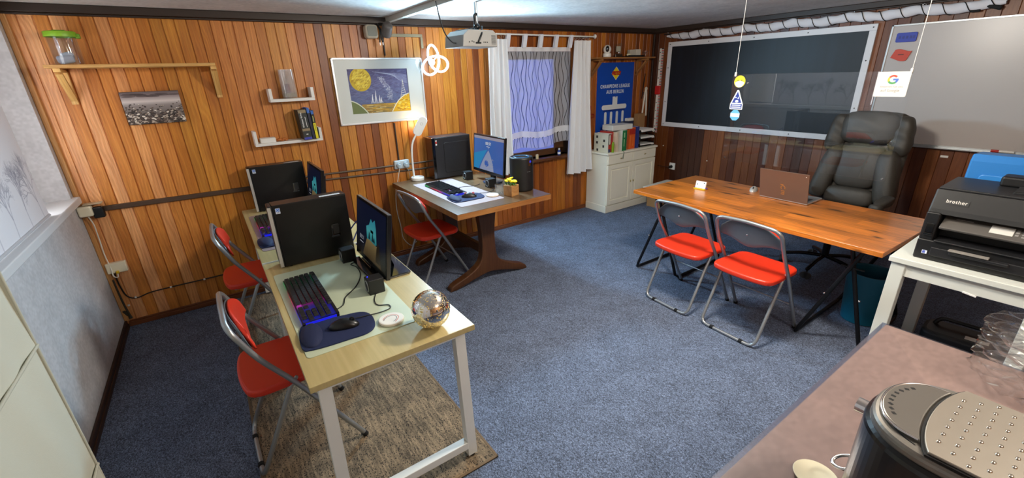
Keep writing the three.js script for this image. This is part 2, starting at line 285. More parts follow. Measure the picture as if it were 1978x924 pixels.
// curved backrest between the tubes
function backGeo(off, th, sx = 1) {
  const n = 14, P = [], idx = [];
  const rows = 8, half = 0.2 * sx;
  const pt = (a, b, side) => { // a -1..1 across, b 0..1 up
    const top = 0.152 - 0.05 * Math.pow(Math.abs(a), 4), bot = 0.0 + 0.028 * (a * a) - 0.012 * Math.cos(a * 5), y = bot + (top - bot) * b;
    const w = half * (1 - 0.16 * Math.pow(b, 5)), bow = -0.022 * (1 - a * a);
    return V(bow - 0.075 * (y / 0.15) * 0.55 + side, y, a * w);
  };
  for (const side of [off, off + th]) for (let j = 0; j <= rows; j++) for (let i = 0; i <= n; i++) { const a = (i / n) * 2 - 1, b = j / rows; const e = Math.min(1, 6 * Math.min(b + 0.05, 1.05 - b, (1.05 - Math.abs(a)))); const p = pt(a, b, side); p.x = side === off ? p.x + (1 - e) * th * 0.4 : p.x - (1 - e) * th * 0.4; P.push(p.x, p.y, p.z); }
  const N = (n + 1) * (rows + 1), q = (a, b, c, d) => idx.push(a, b, c, a, c, d);
  for (let j = 0; j < rows; j++) for (let i = 0; i < n; i++) { const k = j * (n + 1) + i; q(k, k + 1, k + n + 2, k + n + 1); q(N + k, N + k + n + 1, N + k + n + 2, N + k + 1); }
  for (let i = 0; i < n; i++) { q(i, N + i, N + i + 1, i + 1); const k = rows * (n + 1) + i; q(k, k + 1, N + k + 1, N + k); }
  for (let j = 0; j < rows; j++) { const k = j * (n + 1); q(k, k + n + 1, N + k + n + 1, N + k); const l = k + n; q(l, N + l, N + l + n + 1, l + n + 1); }
  const g = new THREE.BufferGeometry(); g.setAttribute('position', new THREE.Float32BufferAttribute(P, 3)); g.setIndex(idx); g.computeVertexNormals(); return g;
}
function foldingChair(label, pos, turn) {
  const t = thing('folding_chair', label, 'chair', pos, turn, 'red folding chairs');
  const hw = 0.215;
  part('back_frame', pipe([[0.46, 0.012, -hw], [0.215, 0.46, -hw], [0.105, 0.63, -hw], [0.03, 0.8, -hw * 0.97], [0.028, 0.812, 0], [0.03, 0.8, hw * 0.97], [0.105, 0.63, hw], [0.215, 0.46, hw], [0.46, 0.012, hw]], 0.0115, 0.06, 10), silverPaint, t);
  for (const s of [-1, 1]) part('foot_cap', cyl(0.0145, 0.0145, 0.022, 0, 0, 0, 12).rotateZ(0.5).translate(0.457, 0.013, s * hw), rubber, t);
  const rear = part('rear_frame', pipe([[0.225, 0.462, -0.193], [0.2, 0.44, -0.193], [0.0, 0.012, -0.193], [0.0, 0.012, 0.193], [0.2, 0.44, 0.193], [0.225, 0.462, 0.193]], 0.0105, 0.055, 10), silverPaint, t);
  for (const s of [-1, 1]) part('foot_clip', cyl(0.0135, 0.0135, 0.022, 0, 0, 0, 12).rotateX(Math.PI / 2).translate(0, 0.0135, s * 0.105), rubber, rear);
  part('crossbar', pipe([[0.348, 0.22, -hw], [0.348, 0.22, hw]], 0.005, 0, 8), silverPaint, t);
  part('seat_frame', pipe([[0.07, 0.437, -0.187], [0.36, 0.437, -0.187], [0.37, 0.437, 0.187], [0.07, 0.437, 0.187]], 0.008, 0.05, 8), silverPaint, t);
  part('seat', at(seatGeo(), 0.205, 0.445, 0), redVinyl, t);
  const b = part('backrest', at(backGeo(0.002, 0.02), 0.105, 0.645, 0), redBack, t, 'red padded front of the backrest');
  part('back_panel', at(backGeo(-0.006, 0.009, 1.01), 0.105, 0.645, 0), backPan, b, 'grey panel behind the backrest');
  for (const s of [-1, 0, 1]) part('rivet', sph(0.005, 0.1 - 0.026 - (s ? 0 : 0.022) + (s ? 0.005 : 0), 0.72, s * 0.13, 8), chrome, b);
}
foldingChair('red folding chair at the nearest white desk', [0.69, 0.0095, 1.985], 0.02);
foldingChair('red folding chair at the white desk by the back wall', [0.69, 0.0095, 0.72], 0.0);
foldingChair('red folding chair at the dark brown table', [2.05, 0, 0.69], 0.06);
foldingChair('red folding chair facing the wooden desk, closer to the white cabinet', [3.43, 0, 2.3], -0.06);
foldingChair('red folding chair facing the wooden desk, closer to the printer', [3.42, 0, 2.795], -0.05);

// dark brown table with two splayed pedestals
const TH = 0.775;
{
  const t = thing('brown_table', 'dark brown wooden table with splayed pedestal feet and grey-brown top', 'table', [2.62, 0, 0.725]);
  const walnut = M(0x56371f, 0.38, { map: scaled(grains[1], 3, 0.8) }), edge = M(0xa87440, 0.45, { map: scaled(grains[0], 5, 0.8) }), top = M(0x6a5642, 0.28, { map: scaled(grains[1], 3, 0.6) });
  const tb = part('tabletop', uvm(bx(-0.437, 0.437, TH - 0.012, TH, -0.657, 0.657, 0.002), 'z'), top, t);
  part('edge_banding', uvm(join(bx(-0.4372, 0.4372, TH - 0.045, TH - 0.003, 0.64, 0.6575, 0.002), bx(-0.4372, 0.4372, TH - 0.045, TH - 0.003, -0.6575, -0.64, 0.002), bx(-0.4375, -0.42, TH - 0.045, TH - 0.003, -0.657, 0.657, 0.002), bx(0.42, 0.4375, TH - 0.045, TH - 0.003, -0.657, 0.657, 0.002)), 'x'), edge, tb);
  const foot = () => { // outline in x, y: tapering column that spreads into two feet
    const s = new THREE.Shape(); s.moveTo(-0.1, TH - 0.05);
    s.bezierCurveTo(-0.08, 0.58, -0.065, 0.5, -0.065, 0.4); s.bezierCurveTo(-0.065, 0.3, -0.07, 0.24, -0.09, 0.2); s.bezierCurveTo(-0.12, 0.15, -0.2, 0.11, -0.33, 0.068); s.bezierCurveTo(-0.385, 0.05, -0.4, 0.03, -0.4, 0.0);
    s.lineTo(-0.35, 0); s.bezierCurveTo(-0.26, 0.02, -0.1, 0.075, 0, 0.08); s.bezierCurveTo(0.1, 0.075, 0.26, 0.02, 0.35, 0); s.lineTo(0.4, 0); s.bezierCurveTo(0.4, 0.03, 0.385, 0.05, 0.33, 0.068); s.bezierCurveTo(0.2, 0.11, 0.12, 0.15, 0.09, 0.2); s.bezierCurveTo(0.07, 0.24, 0.065, 0.3, 0.065, 0.4); s.bezierCurveTo(0.065, 0.5, 0.08, 0.58, 0.1, TH - 0.05); s.closePath();
    return ext(s, 0.075, 0.01, 2, 14).translate(0, 0, -0.0375);
  };
  for (const z of [0.31, -0.38]) part('pedestal', uvm(foot().translate(0, 0, z), 'y'), walnut, t);
  part('stretcher', uvm(bx(-0.02, 0.02, 0.22, 0.3, -0.36, 0.29, 0.004), 'z'), walnut, t);
  part('apron', uvm(join(bx(-0.3, 0.3, TH - 0.09, TH - 0.045, 0.29, 0.33, 0.004), bx(-0.3, 0.3, TH - 0.09, TH - 0.045, -0.4, -0.36, 0.004)), 'x'), walnut, t);
}
// wooden desk on black trestles
const WH = 0.75;
{
  const knotTex = tex(1024, 512, (u, v) => {
    const lam = Math.floor(v * 9), lh = hash(lam, Math.floor(u * 3 + lam * 0.37), 3), q = vnoise(u * 6, v * 9, 6, 9, 21), g = vnoise(u * 14, v * 160, 14, 160, 22), g2 = vnoise(u * 40, v * 260, 40, 260, 23);
    let k = 0.79 + 0.2 * (lh - 0.2) + 0.16 * (q - 0.5) - 0.22 * g + 0.08 * g2, r = 1, gg = 0.62, b = 0.26;
    for (let n = 0; n < 26; n++) { const kx = hash(n, 1, 55), ky = hash(n, 2, 55), s = 0.006 + 0.01 * hash(n, 3, 55), el = 2 + 5 * hash(n, 4, 55); const dx = (u - kx) / (s * el * 0.5), dy = (v - ky) / (s * 1.1), dd = dx * dx + dy * dy; if (dd < 3) { const w = Math.exp(-dd * 1.2) * 0.75; k *= 1 - w; b *= 1 - 0.3 * w; } }
    return [k * r, k * gg, k * b];
  });
  const pine = MP(0xf4e4c0, 0.3, { map: scaled(knotTex, 1 / 1.76, 1 / 0.9), clearcoat: 0.5, clearcoatRoughness: 0.2 });
  const g = bx(-0.873, 0.873, WH - 0.03, WH, -0.425, 0.425, 0.003), t = thing('wooden_desk', 'knotty varnished pine desk on black metal trestles', 'desk', [4.118, 0, 2.568], 0);
  const n = uvm(g.rotateY(0.0)); // u along the desk before it is turned
  n.rotateY(-Math.PI / 2 - 0.035);
  part('desktop', n, pine, t);
  for (const s of [-1, 1]) {
    const R = (x, y, z) => V(x, y, z);
    const A = s < 0 ? -0.86 : 0.49, B = s < 0 ? -0.5 : 0.83, m = (A + B) / 2 + (s > 0 ? 0.05 : 0.03);
    const tr = part('trestle', [
      pipe([R(-0.3, 0.7, m + 0.035), R(-0.31, 0.013, A), R(0.43, 0.013, A), R(0.36, 0.7, m + 0.035)], 0.0125, 0.03, 8), pipe([R(-0.3, 0.7, m - 0.035), R(-0.23, 0.013, B), R(0.43, 0.013, B), R(0.36, 0.7, m - 0.035)], 0.0125, 0.03, 8),
      bx(-0.34, 0.39, 0.685, 0.718, m - 0.05, m + 0.05, 0.004), pipe([R(-0.296, 0.56, m - 0.06), R(-0.296, 0.56, m + 0.05)], 0.006, 0, 6)], blackMetal, t);
    part('bolt', sph(0.008, -0.262, 0.35, (m + B) / 2, 8), chrome, tr); part('bolt', sph(0.008, -0.305, 0.35, (m + A) / 2, 8), chrome, tr);
  }
}

// ------------------------------------------------------------------ computers and what lies on the desks
// in these builders x runs to the user's right, +z towards the user; all users look towards +x, so turn = -90 degrees
const FACE = -Math.PI / 2;
const rgbTex = canvasTex(256, 64, (x, w, h) => {
  const g = x.createLinearGradient(0, 0, w, 0); [[0, '#0c6a4a'], [0.16, '#137a4c'], [0.3, '#4a2a22'], [0.46, '#7a1e24'], [0.58, '#8a2044'], [0.66, '#d628b4'], [0.74, '#4a34e0'], [1, '#1a2cff']].forEach(([a, c]) => g.addColorStop(a, c));
  x.fillStyle = g; x.fillRect(0, 0, w, h);
});
const keyGlow = M(0x050505, 0.5, { emissive: 0xffffff, emissiveMap: rgbTex, emissiveIntensity: 0.35 });
const rgbBar = canvasTex(256, 16, (x, w, h) => { const g = x.createLinearGradient(0, 0, w, 0); [[0, '#1cd860'], [0.14, '#20c070'], [0.3, '#b02830'], [0.48, '#ff2a50'], [0.62, '#f030c0'], [0.78, '#4838ff'], [1, '#1828ff']].forEach(([a, c]) => g.addColorStop(a, c)); x.fillStyle = g; x.fillRect(0, 0, w, h); });
const barGlow = M(0x101014, 0.5, { emissive: 0xffffff, emissiveMap: rgbBar, emissiveIntensity: 0.9 }), blueGlow = M(0x0a0a20, 0.5, { emissive: 0x1a22ff, emissiveIntensity: 1.3 });
const keyCap = M(0x141416, 0.5), keyCapGloss = M(0x141416, 0.22), magentaKey = M(0x30102a, 0.5, { emissive: 0xd030c8, emissiveIntensity: 0.9 });
const keyGeos = new Map();
function keyGeo(w) { const k = w.toFixed(2); if (!keyGeos.has(k)) { const g = new THREE.CylinderGeometry(0.0088 * Math.SQRT2, 0.0106 * Math.SQRT2, 0.009, 4, 1).rotateY(Math.PI / 4); const p = g.attributes.position; for (let i = 0; i < p.count; i++) p.setX(i, p.getX(i) + Math.sign(p.getX(i)) * (w - 1) * 0.0111); g.computeVertexNormals(); keyGeos.set(k, g); } return keyGeos.get(k); }
function keyboard(label, pos, cap) {
  const t = thing('keyboard', label, 'keyboard', pos, FACE, 'gaming keyboards'), U = 0.0222, L = 22.6 * U, D = 0.15;
  part('case', [box(L + 0.018, 0.016, D, 0, 0.009, 0, 0.004), box(L + 0.018, 0.008, 0.012, 0, 0.02, -D / 2 + 0.006, 0.002)], blackPlastic, t);
  const gp = new THREE.PlaneGeometry(L, 6.35 * U).rotateX(-Math.PI / 2).translate(0, 0.0174, -0.001); part('backlight_plate', gp, keyGlow, t, 'plate glowing green, red and blue under the keys');
  part('light_bar', [at(new THREE.PlaneGeometry(L, 0.012), 0, 0.01, D / 2 + 0.0006)], barGlow, t, 'glowing colour strip on the front edge');
  part('side_light', at(new THREE.PlaneGeometry(0.125, 0.013).rotateY(Math.PI / 2), L / 2 + 0.0096, 0.011, 0), blueGlow, t, 'blue glowing right edge');
  const rows = [
    [[0, 1], [2, 1], [3, 1], [4, 1], [5, 1], [6.5, 1], [7.5, 1], [8.5, 1], [9.5, 1], [11, 1], [12, 1], [13, 1], [14, 1], [15.3, 1], [16.3, 1], [17.3, 1]],
    [...Array(13).keys()].map((i) => [i, 1]).concat([[13, 2], [15.3, 1], [16.3, 1], [17.3, 1], [18.6, 1], [19.6, 1], [20.6, 1], [21.6, 1]]),
    [[0, 1.5], ...[...Array(12).keys()].map((i) => [1.5 + i, 1]), [13.5, 1.5], [15.3, 1], [16.3, 1], [17.3, 1], [18.6, 1], [19.6, 1], [20.6, 1], [21.6, 1]],
    [[0, 1.75], ...[...Array(11).keys()].map((i) => [1.75 + i, 1]), [12.75, 2.25], [18.6, 1], [19.6, 1], [20.6, 1]],
    [[0, 2.25], ...[...Array(10).keys()].map((i) => [2.25 + i, 1]), [12.25, 2.75], [16.3, 1], [18.6, 1], [19.6, 1], [20.6, 1], [21.6, 1]],
    [[0, 1.25], [1.25, 1.25], [2.5, 1.25], [3.75, 6.25], [10, 1.25], [11.25, 1.25], [12.5, 1.25], [13.75, 1.25], [15.3, 1], [16.3, 1], [17.3, 1], [18.6, 2], [20.6, 1]],
  ];
  rows.forEach((row, r) => { for (const [c, w] of row) { const k = part('key', keyGeo(w), r === 5 && c === 15.3 && cap === keyCap ? magentaKey : cap, t); k.position.set((c + w / 2) * U - L / 2, 0.0225 + (5 - r) * 0.0009, (r - 2.5) * U * 1.04 + (r === 0 ? -0.003 : 0)); } });
}
const navy = M(0x17234a, 0.9, { bumpMap: scaled(ceilTex, 30, 30), bumpScale: 0.0005 });
function gelPad(label, pos, turn = FACE) {
  const t = thing('mouse_pad', label, 'mouse pad', pos, turn, 'navy mouse pads');
  const s = new THREE.Shape(); s.moveTo(-0.1, 0.13); s.bezierCurveTo(-0.12, 0.05, -0.1, -0.02, -0.1, -0.06); s.bezierCurveTo(-0.1, -0.13, -0.06, -0.145, 0, -0.145); s.bezierCurveTo(0.07, -0.145, 0.1, -0.12, 0.1, -0.06); s.bezierCurveTo(0.1, 0, 0.115, 0.06, 0.1, 0.13);
  s.bezierCurveTo(0.08, 0.15, -0.08, 0.15, -0.1, 0.13);
  part('pad', flat(new THREE.ExtrudeGeometry(new THREE.Shape(s.getPoints(12).map((p) => new THREE.Vector2(p.x, -p.y))), { depth: 0.004, bevelEnabled: true, bevelSize: 0.001, bevelThickness: 0.001, bevelSegments: 1 })).translate(0, 0.001, 0), navy, t);
  part('wrist_cushion', at(new THREE.SphereGeometry(1, 24, 14, 0, Math.PI * 2, 0, Math.PI / 2).scale(0.096, 0.024, 0.042), 0, 0.005, 0.1), M(0x131d42, 0.8), t);
}
function mouse(label, pos, turn, m, accent) {
  const t = thing('computer_mouse', label, 'mouse', pos, turn);
  const g = new THREE.SphereGeometry(1, 24, 16), p = g.attributes.position;
  for (let i = 0; i < p.count; i++) { let x = p.getX(i), y = p.getY(i), z = p.getZ(i); const k = 1 - 0.1 * Math.cos(z * 2.2 + 0.4); p.setXYZ(i, x * 0.033 * k, Math.max(0, y * (0.036 - 0.006 * z * (z < 0 ? -1 : 1))) , z * 0.062); }
  g.computeVertexNormals(); part('shell', g, m, t);
  part('scroll_wheel', at(new THREE.TorusGeometry(0.007, 0.004, 8, 16).rotateY(Math.PI / 2), 0, 0.029, -0.035), accent ?? rubber, t);
  if (accent) part('lit_logo', at(new THREE.SphereGeometry(0.009, 12, 8).scale(1, 0.4, 1.4), 0, 0.0335, 0.028), accent, t);
}
const matPink = M(0x9c8785, 0.65), matGreen = M(0xc4cdb0, 0.5);
function deskMat(label, pos, m, w, d) { solo('desk_mat', flat(ext(rrect(w, d, 0.02), 0.0025, 0.0008, 1, 6)), m, label, 'desk mat', pos, FACE, 'large desk mats'); }
// coaster with a coloured print
const coasterPrint = print(128, 128, (x) => { x.fillStyle = '#ece6da'; x.fillRect(0, 0, 128, 128); x.lineWidth = 3; x.strokeStyle = '#3a2a26'; x.beginPath(); x.moveTo(30, 34); x.bezierCurveTo(70, 20, 104, 50, 92, 78); x.bezierCurveTo(84, 98, 50, 98, 34, 92); x.stroke(); x.strokeStyle = '#c4503c'; x.lineWidth = 4; x.beginPath(); x.moveTo(38, 26); x.bezierCurveTo(84, 14, 116, 48, 102, 84); x.bezierCurveTo(92, 106, 54, 106, 34, 102); x.stroke(); }, 0.4);
function coaster(label, pos) { const t = thing('coaster', label, 'coaster', pos, 0.8, 'round coasters'); part('body', lathe([[0.0001, 0], [0.05, 0], [0.053, 0.004], [0.052, 0.011], [0.05, 0.012], [0.0001, 0.012]], 36), M(0xe6dccb, 0.45), t); part('printed_face', at(new THREE.CircleGeometry(0.047, 36).rotateX(-Math.PI / 2), 0, 0.0125, 0), coasterPrint, t); }

// slim desktop computers
const pcSide = M(0x0d0d0e, 0.32), stickerTex = print(64, 64, (x) => { x.fillStyle = '#cfd8e8'; x.fillRect(0, 0, 64, 64); x.fillStyle = '#2a62b8'; x.fillRect(6, 4, 52, 36); x.strokeStyle = '#fff'; x.lineWidth = 3; x.beginPath(); x.ellipse(32, 22, 18, 10, -0.2, 0.4, 6); x.stroke(); x.fillStyle = '#777'; x.fillRect(10, 48, 40, 8); }), labelTex = print(128, 32, (x) => { x.fillStyle = '#e6e6e4'; x.fillRect(0, 0, 128, 32); x.fillStyle = '#888'; for (let i = 0; i < 4; i++) { x.fillRect(6 + i * 31, 5, 24, 3); x.fillRect(6 + i * 31, 13, 20, 3); x.fillRect(6 + i * 31, 21, 22, 3); } x.fillStyle = '#444'; x.fillRect(31, 0, 2, 32); x.fillRect(94, 0, 2, 32); });
function slimPC(label, pos) {
  const t = thing('desktop_computer', label, 'computer', pos, FACE, 'slim black desktop computers'), w = 0.1, h = 0.355, d = 0.4;
  part('case', bx(-w / 2, w / 2, 0.006, h, -d / 2, d / 2 - 0.022, 0.003), pcSide, t);
  part('top_cover', bx(-w / 2 + 0.001, w / 2 - 0.001, h - 0.001, h + 0.0025, -d / 2, d / 2 - 0.022, 0.001), pcSide, t);
  part('front_bezel', [bx(-w / 2, w / 2, 0.004, h, d / 2 - 0.022, d / 2, 0.006), bx(-w / 2 + 0.01, w / 2 - 0.02, 0.03, h - 0.08, d / 2, d / 2 + 0.003, 0.002)], blackPlastic, t);
  part('silver_trim', bx(w / 2 - 0.004, w / 2 + 0.0015, 0.008, h - 0.006, d / 2 - 0.014, d / 2 + 0.003, 0.001), M(0xd5d3cd, 0.35, { metalness: 0.6 }), t, 'silver strip along the front corner');
  const latch = part('latch_recess', at(ext(rrect(0.042, 0.075, 0.01), 0.003, 0.001).rotateY(Math.PI / 2), w / 2 - 0.0015, 0.155, -0.115), blackGloss, t); // recessed finger latch near the rear
  part('latch_handle', [at(ext(rrect(0.044, 0.012, 0.005), 0.006, 0.002).rotateY(Math.PI / 2), w / 2 - 0.0005, 0.122, -0.108), at(ext(rrect(0.032, 0.058, 0.008), 0.004, 0.001).rotateY(Math.PI / 2), w / 2, 0.163, -0.117)], M(0x4a4a4c, 0.2, { metalness: 0.5 }), latch);
  const st = part('sticker', at(card(0.022, 0.03).rotateY(Math.PI / 2), w / 2 + 0.0006, h - 0.03, d / 2 - 0.045), stickerTex, t, 'blue and white sticker');
  part('label_sticker', at(card(0.11, 0.026).rotateX(-Math.PI / 2).rotateY(Math.PI / 2), 0.02, h + 0.0031, -0.12), labelTex, t, 'white printed labels on top');
  for (const [x, z] of [[-0.035, 0.15], [0.035, 0.15], [-0.035, -0.15], [0.035, -0.15]]) part('foot', cyl(0.008, 0.008, 0.007, x, 0.0035, z, 10), rubber, t);
}
// flat monitors
function screenMat(draw, k) { const t = canvasTex(512, 320, draw); return M(0x050506, 0.22, { emissive: 0xffffff, emissiveMap: t, emissiveIntensity: k }); }
const caveScreen = screenMat((x, w, h) => {
  x.fillStyle = '#0b1228'; x.fillRect(0, 0, w, h); let g = x.createLinearGradient(0, 0, 0, h); g.addColorStop(0, '#0c1430'); g.addColorStop(0.6, '#131a30'); g.addColorStop(1, '#1d1814'); x.fillStyle = g; x.fillRect(0, 0, w, h);
  x.beginPath(); x.moveTo(180, 130); x.lineTo(230, 112); x.lineTo(262, 70); x.lineTo(292, 84); x.lineTo(330, 62); x.lineTo(352, 110); x.lineTo(366, 196); x.lineTo(340, 212); x.lineTo(196, 208); x.closePath(); g = x.createLinearGradient(0, 60, 0, 210); g.addColorStop(0, '#2f8fa6'); g.addColorStop(0.6, '#4fb0b4'); g.addColorStop(1, '#2a8088'); x.fillStyle = g; x.fill();
  x.fillStyle = '#14323a'; for (const [a, b] of [[238, 46], [296, 52], [322, 30]]) { x.beginPath(); x.moveTo(a - 16, 196); x.lineTo(a - 4, 196 - b); x.lineTo(a + 6, 196 - b * 0.8); x.lineTo(a + 15, 196); x.fill(); }
  x.beginPath(); x.moveTo(190, 206); x.bezierCurveTo(260, 190, 330, 214, 372, 204); x.lineTo(452, 318); x.lineTo(120, 318); x.closePath(); g = x.createLinearGradient(0, 200, 0, 318); g.addColorStop(0, '#8d7a52'); g.addColorStop(1, '#4a3a24'); x.fillStyle = g; x.fill();
  x.fillStyle = '#2a2118'; x.beginPath(); x.moveTo(352, 300); x.lineTo(366, 214); x.lineTo(392, 180); x.lineTo(410, 196); x.lineTo(424, 300); x.fill(); x.fillStyle = '#c8ced8'; x.font = '34px sans-serif'; x.fillText('08:51', 56, 232); x.fillRect(58, 248, 70, 5);
}, 0.9);
const blueScreen = screenMat((x, w, h) => {
  const g = x.createLinearGradient(0, 0, w, h); g.addColorStop(0, '#5a86d8'); g.addColorStop(0.5, '#4a78cc'); g.addColorStop(1, '#3c68c4'); x.fillStyle = g; x.fillRect(0, 0, w, h);
  x.fillStyle = '#37a0e0'; x.beginPath(); x.moveTo(0, 178); x.lineTo(240, 120); x.bezierCurveTo(170, 200, 120, 260, 90, 320); x.lineTo(0, 320); x.fill();
  x.fillStyle = '#a9b4d8'; x.beginPath(); x.moveTo(262, 124); x.bezierCurveTo(320, 190, 350, 260, 360, 320); x.lineTo(110, 320); x.bezierCurveTo(150, 240, 210, 170, 262, 124); x.fill(); x.fillStyle = '#4a72cc'; x.beginPath(); x.ellipse(232, 254, 36, 30, 0.3, 0, 7); x.fill(); x.fillStyle = '#c9c2c8'; for (let i = 0; i < 40; i++) { x.fillRect(150 + hash(i, 1, 2) * 190, 200 + hash(i, 2, 2) * 110, 14, 4); }
  x.fillStyle = '#b7b2c4'; x.fillRect(0, 0, w, 26); x.fillStyle = '#ffffff'; x.font = 'bold 40px sans-serif'; x.fillText('08:51', 206, 76); x.fillRect(226, 90, 56, 5); x.fillRect(258, 106, 6, 6);
}, 0.95);
function monitor(label, pos, turn, scr, w, h, tilt, stand) {
  const t = thing('monitor', label, 'monitor', pos, turn, 'flat monitors'), y0 = stand.gap;
  const head = new THREE.Group(); head.name = 'screen_unit'; head.position.set(0, y0, 0); head.rotation.x = -tilt; t.add(head);
  part('bezel', [bx(-w / 2, w / 2, 0, h, -0.022, 0, 0.003), bx(-w / 2 + 0.05, w / 2 - 0.05, 0.04, h - 0.04, -0.045, -0.02, 0.01)], M(0x121214, 0.2), head);
  part('screen', at(card(w - 0.03, h - 0.042), 0, h / 2 + 0.006, 0.0006), scr, head, 'lit display');
  return { t, head };
}
// near desk
const dy = DH;
deskMat('large pale green desk mat on the nearest white desk', [1.18, dy, 2.05], matGreen, 0.9, 0.45);
deskMat('large pinkish desk mat on the white desk by the back wall', [1.18, dy, 0.72], matPink, 0.9, 0.45);
deskMat('large pale pink desk mat on the dark brown table', [2.497, TH, 0.76], matPink, 0.95, 0.4);
keyboard('backlit gaming keyboard on the pale green desk mat', [1.06, dy + 0.0025, 2.0], keyCap);
keyboard('backlit gaming keyboard half hidden behind the nearer desktop computer', [1.06, dy + 0.0025, 0.63], keyCap);
keyboard('gaming keyboard with a rainbow front edge on the brown table', [2.44, TH + 0.0025, 0.67], keyCapGloss);
gelPad('navy mouse pad with wrist cushion beside the pale coaster on the nearest desk', [1.1, dy + 0.0025, 2.365], FACE - 0.12);
gelPad('navy mouse pad on the white desk by the back wall', [1.09, dy + 0.0025, 1.01], FACE);
gelPad('navy mouse pad with wrist cushion on the brown table', [2.46, TH + 0.0025, 1.02], FACE - 0.1);
mouse('black glossy mouse on the nearest navy mouse pad', [1.125, dy + 0.0095, 2.365], FACE - 0.35, M(0x0d0d0f, 0.3));
mouse('black gaming mouse with pink lights on the brown table pad', [2.48, TH + 0.0095, 1.03], FACE - 0.5, M(0x1a1a1c, 0.4), M(0x40202a, 0.4, { emissive: 0xff8080, emissiveIntensity: 0.9 }));
coaster('round pale coaster with red curved lines beside the mirrored ball', [1.302, dy + 0.0025, 2.435]);
coaster('round pale coaster beside the yellow flowers on the brown table', [2.655, TH + 0.0025, 1.11]);
slimPC('slim black desktop computer standing on the nearest white desk', [1.21, dy, 1.475]);
slimPC('slim black desktop computer by the back wall on the far white desk', [1.225, dy, 0.135]);
function officeMonitor(label, pos) {
  const { t, head } = monitor(label, pos, FACE, caveScreen, 0.5, 0.335, 9 * D2R, { gap: 0.03 });
  const base = part('stand_base', [flat(ext(rrect(0.36, 0.2, 0.02, 0, 0.06), 0.012, 0.003)), bx(-0.2, 0.2, 0.002, 0.016, 0.0, 0.05, 0.004)], blackGloss, t, 'glossy black base plate');
  part('stand_wedge', at(ext(poly([[0, 0.01], [-0.115, 0.012], [-0.05, 0.22], [-0.03, 0.225]]), 0.05, 0.004).rotateY(-Math.PI / 2).scale(-1, 1, 1), 0, 0, 0), blackPlastic, t);
  return t;
}
officeMonitor('monitor with a dark beach lock screen on the nearest white desk', [1.4, dy, 1.855]);
officeMonitor('monitor turned sideways by the back wall on the far white desk', [1.4, dy, 0.475]);
const coneGrey = M(0x9c9ea2, 0.5);
function cubeSpeaker(label, pos, turn, led) {
  const t = thing('speaker', label, 'speaker', pos, turn, 'small cube speakers');
  part('cabinet', box(0.07, 0.078, 0.075, 0, 0.039, 0, 0.004), blackPlastic, t);
  const c = part('cone', at(lathe([[0.001, -0.006], [0.008, -0.004], [0.012, -0.01], [0.024, -0.002], [0.027, 0.002], [0.029, 0]], 24).rotateX(Math.PI / 2), 0, 0.039, 0.038), coneGrey, t, 'pale round cone');
  part('surround_ring', at(new THREE.TorusGeometry(0.027, 0.002, 8, 28), 0, 0.039, 0.038), silverPaint, c);
  if (led) part('power_light', sph(0.003, -0.015, 0.079, 0.025, 8), M(0x0a0a30, 0.4, { emissive: 0x2a38ff, emissiveIntensity: 4 }), t, 'tiny blue light');
}
cubeSpeaker('black cube speaker with a blue light in front of the nearest monitor', [1.338, dy, 2.12], FACE, true);
cubeSpeaker('black cube speaker at the far end of the nearest monitor', [1.338, dy, 1.645], FACE);
cubeSpeaker('black cube speaker beside the tower on the brown table', [2.81, TH, 0.43], FACE);
cubeSpeaker('black cube speaker below the blue lock screen, nearer the flowers', [2.81, TH, 0.84], FACE);
// cables of the nearest desk
const wire = M(0x0b0b0c, 0.5), whiteWire = M(0xe2ded2, 0.5);
solo('keyboard_cable', cable([[1.12, 0, 2.2], [1.17, 0, 2.17], [1.2, 0, 2.1], [1.27, 0, 2.02], [1.33, 0, 1.9], [1.345, 0, 1.78], [1.33, 0, 1.72], [1.36, 0, 1.71], [1.365, 0, 1.79]], 0.0026), wire, 'thin black cable curling from the nearest keyboard to the monitor', 'cable', [0, dy + 0.0055, 0]);
solo('mouse_cable', cable([[1.18, 0.01, 2.34], [1.22, 0.006, 2.34], [1.29, 0, 2.34], [1.335, 0, 2.33], [1.34, 0, 2.3], [1.3, 0, 2.27], [1.3, 0, 2.22], [1.33, 0, 2.15]], 0.0022), wire, 'thin black mouse cable beside the nearest speaker', 'cable', [0, dy + 0.0055, 0]);
solo('mouse_cable', cable([[2.53, 0.008, 1.05], [2.6, 0, 0.98], [2.68, 0, 1.0], [2.74, 0, 0.98], [2.8, 0, 0.9]], 0.0022), wire, 'thin black mouse cable on the brown table', 'cable', [0, TH + 0.0055, 0]);
solo('keyboard_cable', cable([[2.52, 0, 0.74], [2.6, 0, 0.68], [2.7, 0, 0.72], [2.78, 0, 0.7]], 0.0022), wire, 'thin black keyboard cable on the brown table', 'cable', [0, TH + 0.0055, 0]);
solo('cable_bundle', join(cable([[-0.06, 0.1, 0], [0, 0.16, 0.02], [0.05, 0.12, 0], [0.02, 0.05, 0.03], [-0.04, 0.01, 0.02]], 0.004), cable([[-0.05, 0.03, 0], [0.02, 0.1, -0.03], [0.07, 0.06, 0.02], [0.0, 0.005, 0.05]], 0.004)), M(0x1a2a6a, 0.5), 'tangle of dark blue cables behind the nearer desktop computer', 'cable', [1.48, dy, 1.42]);
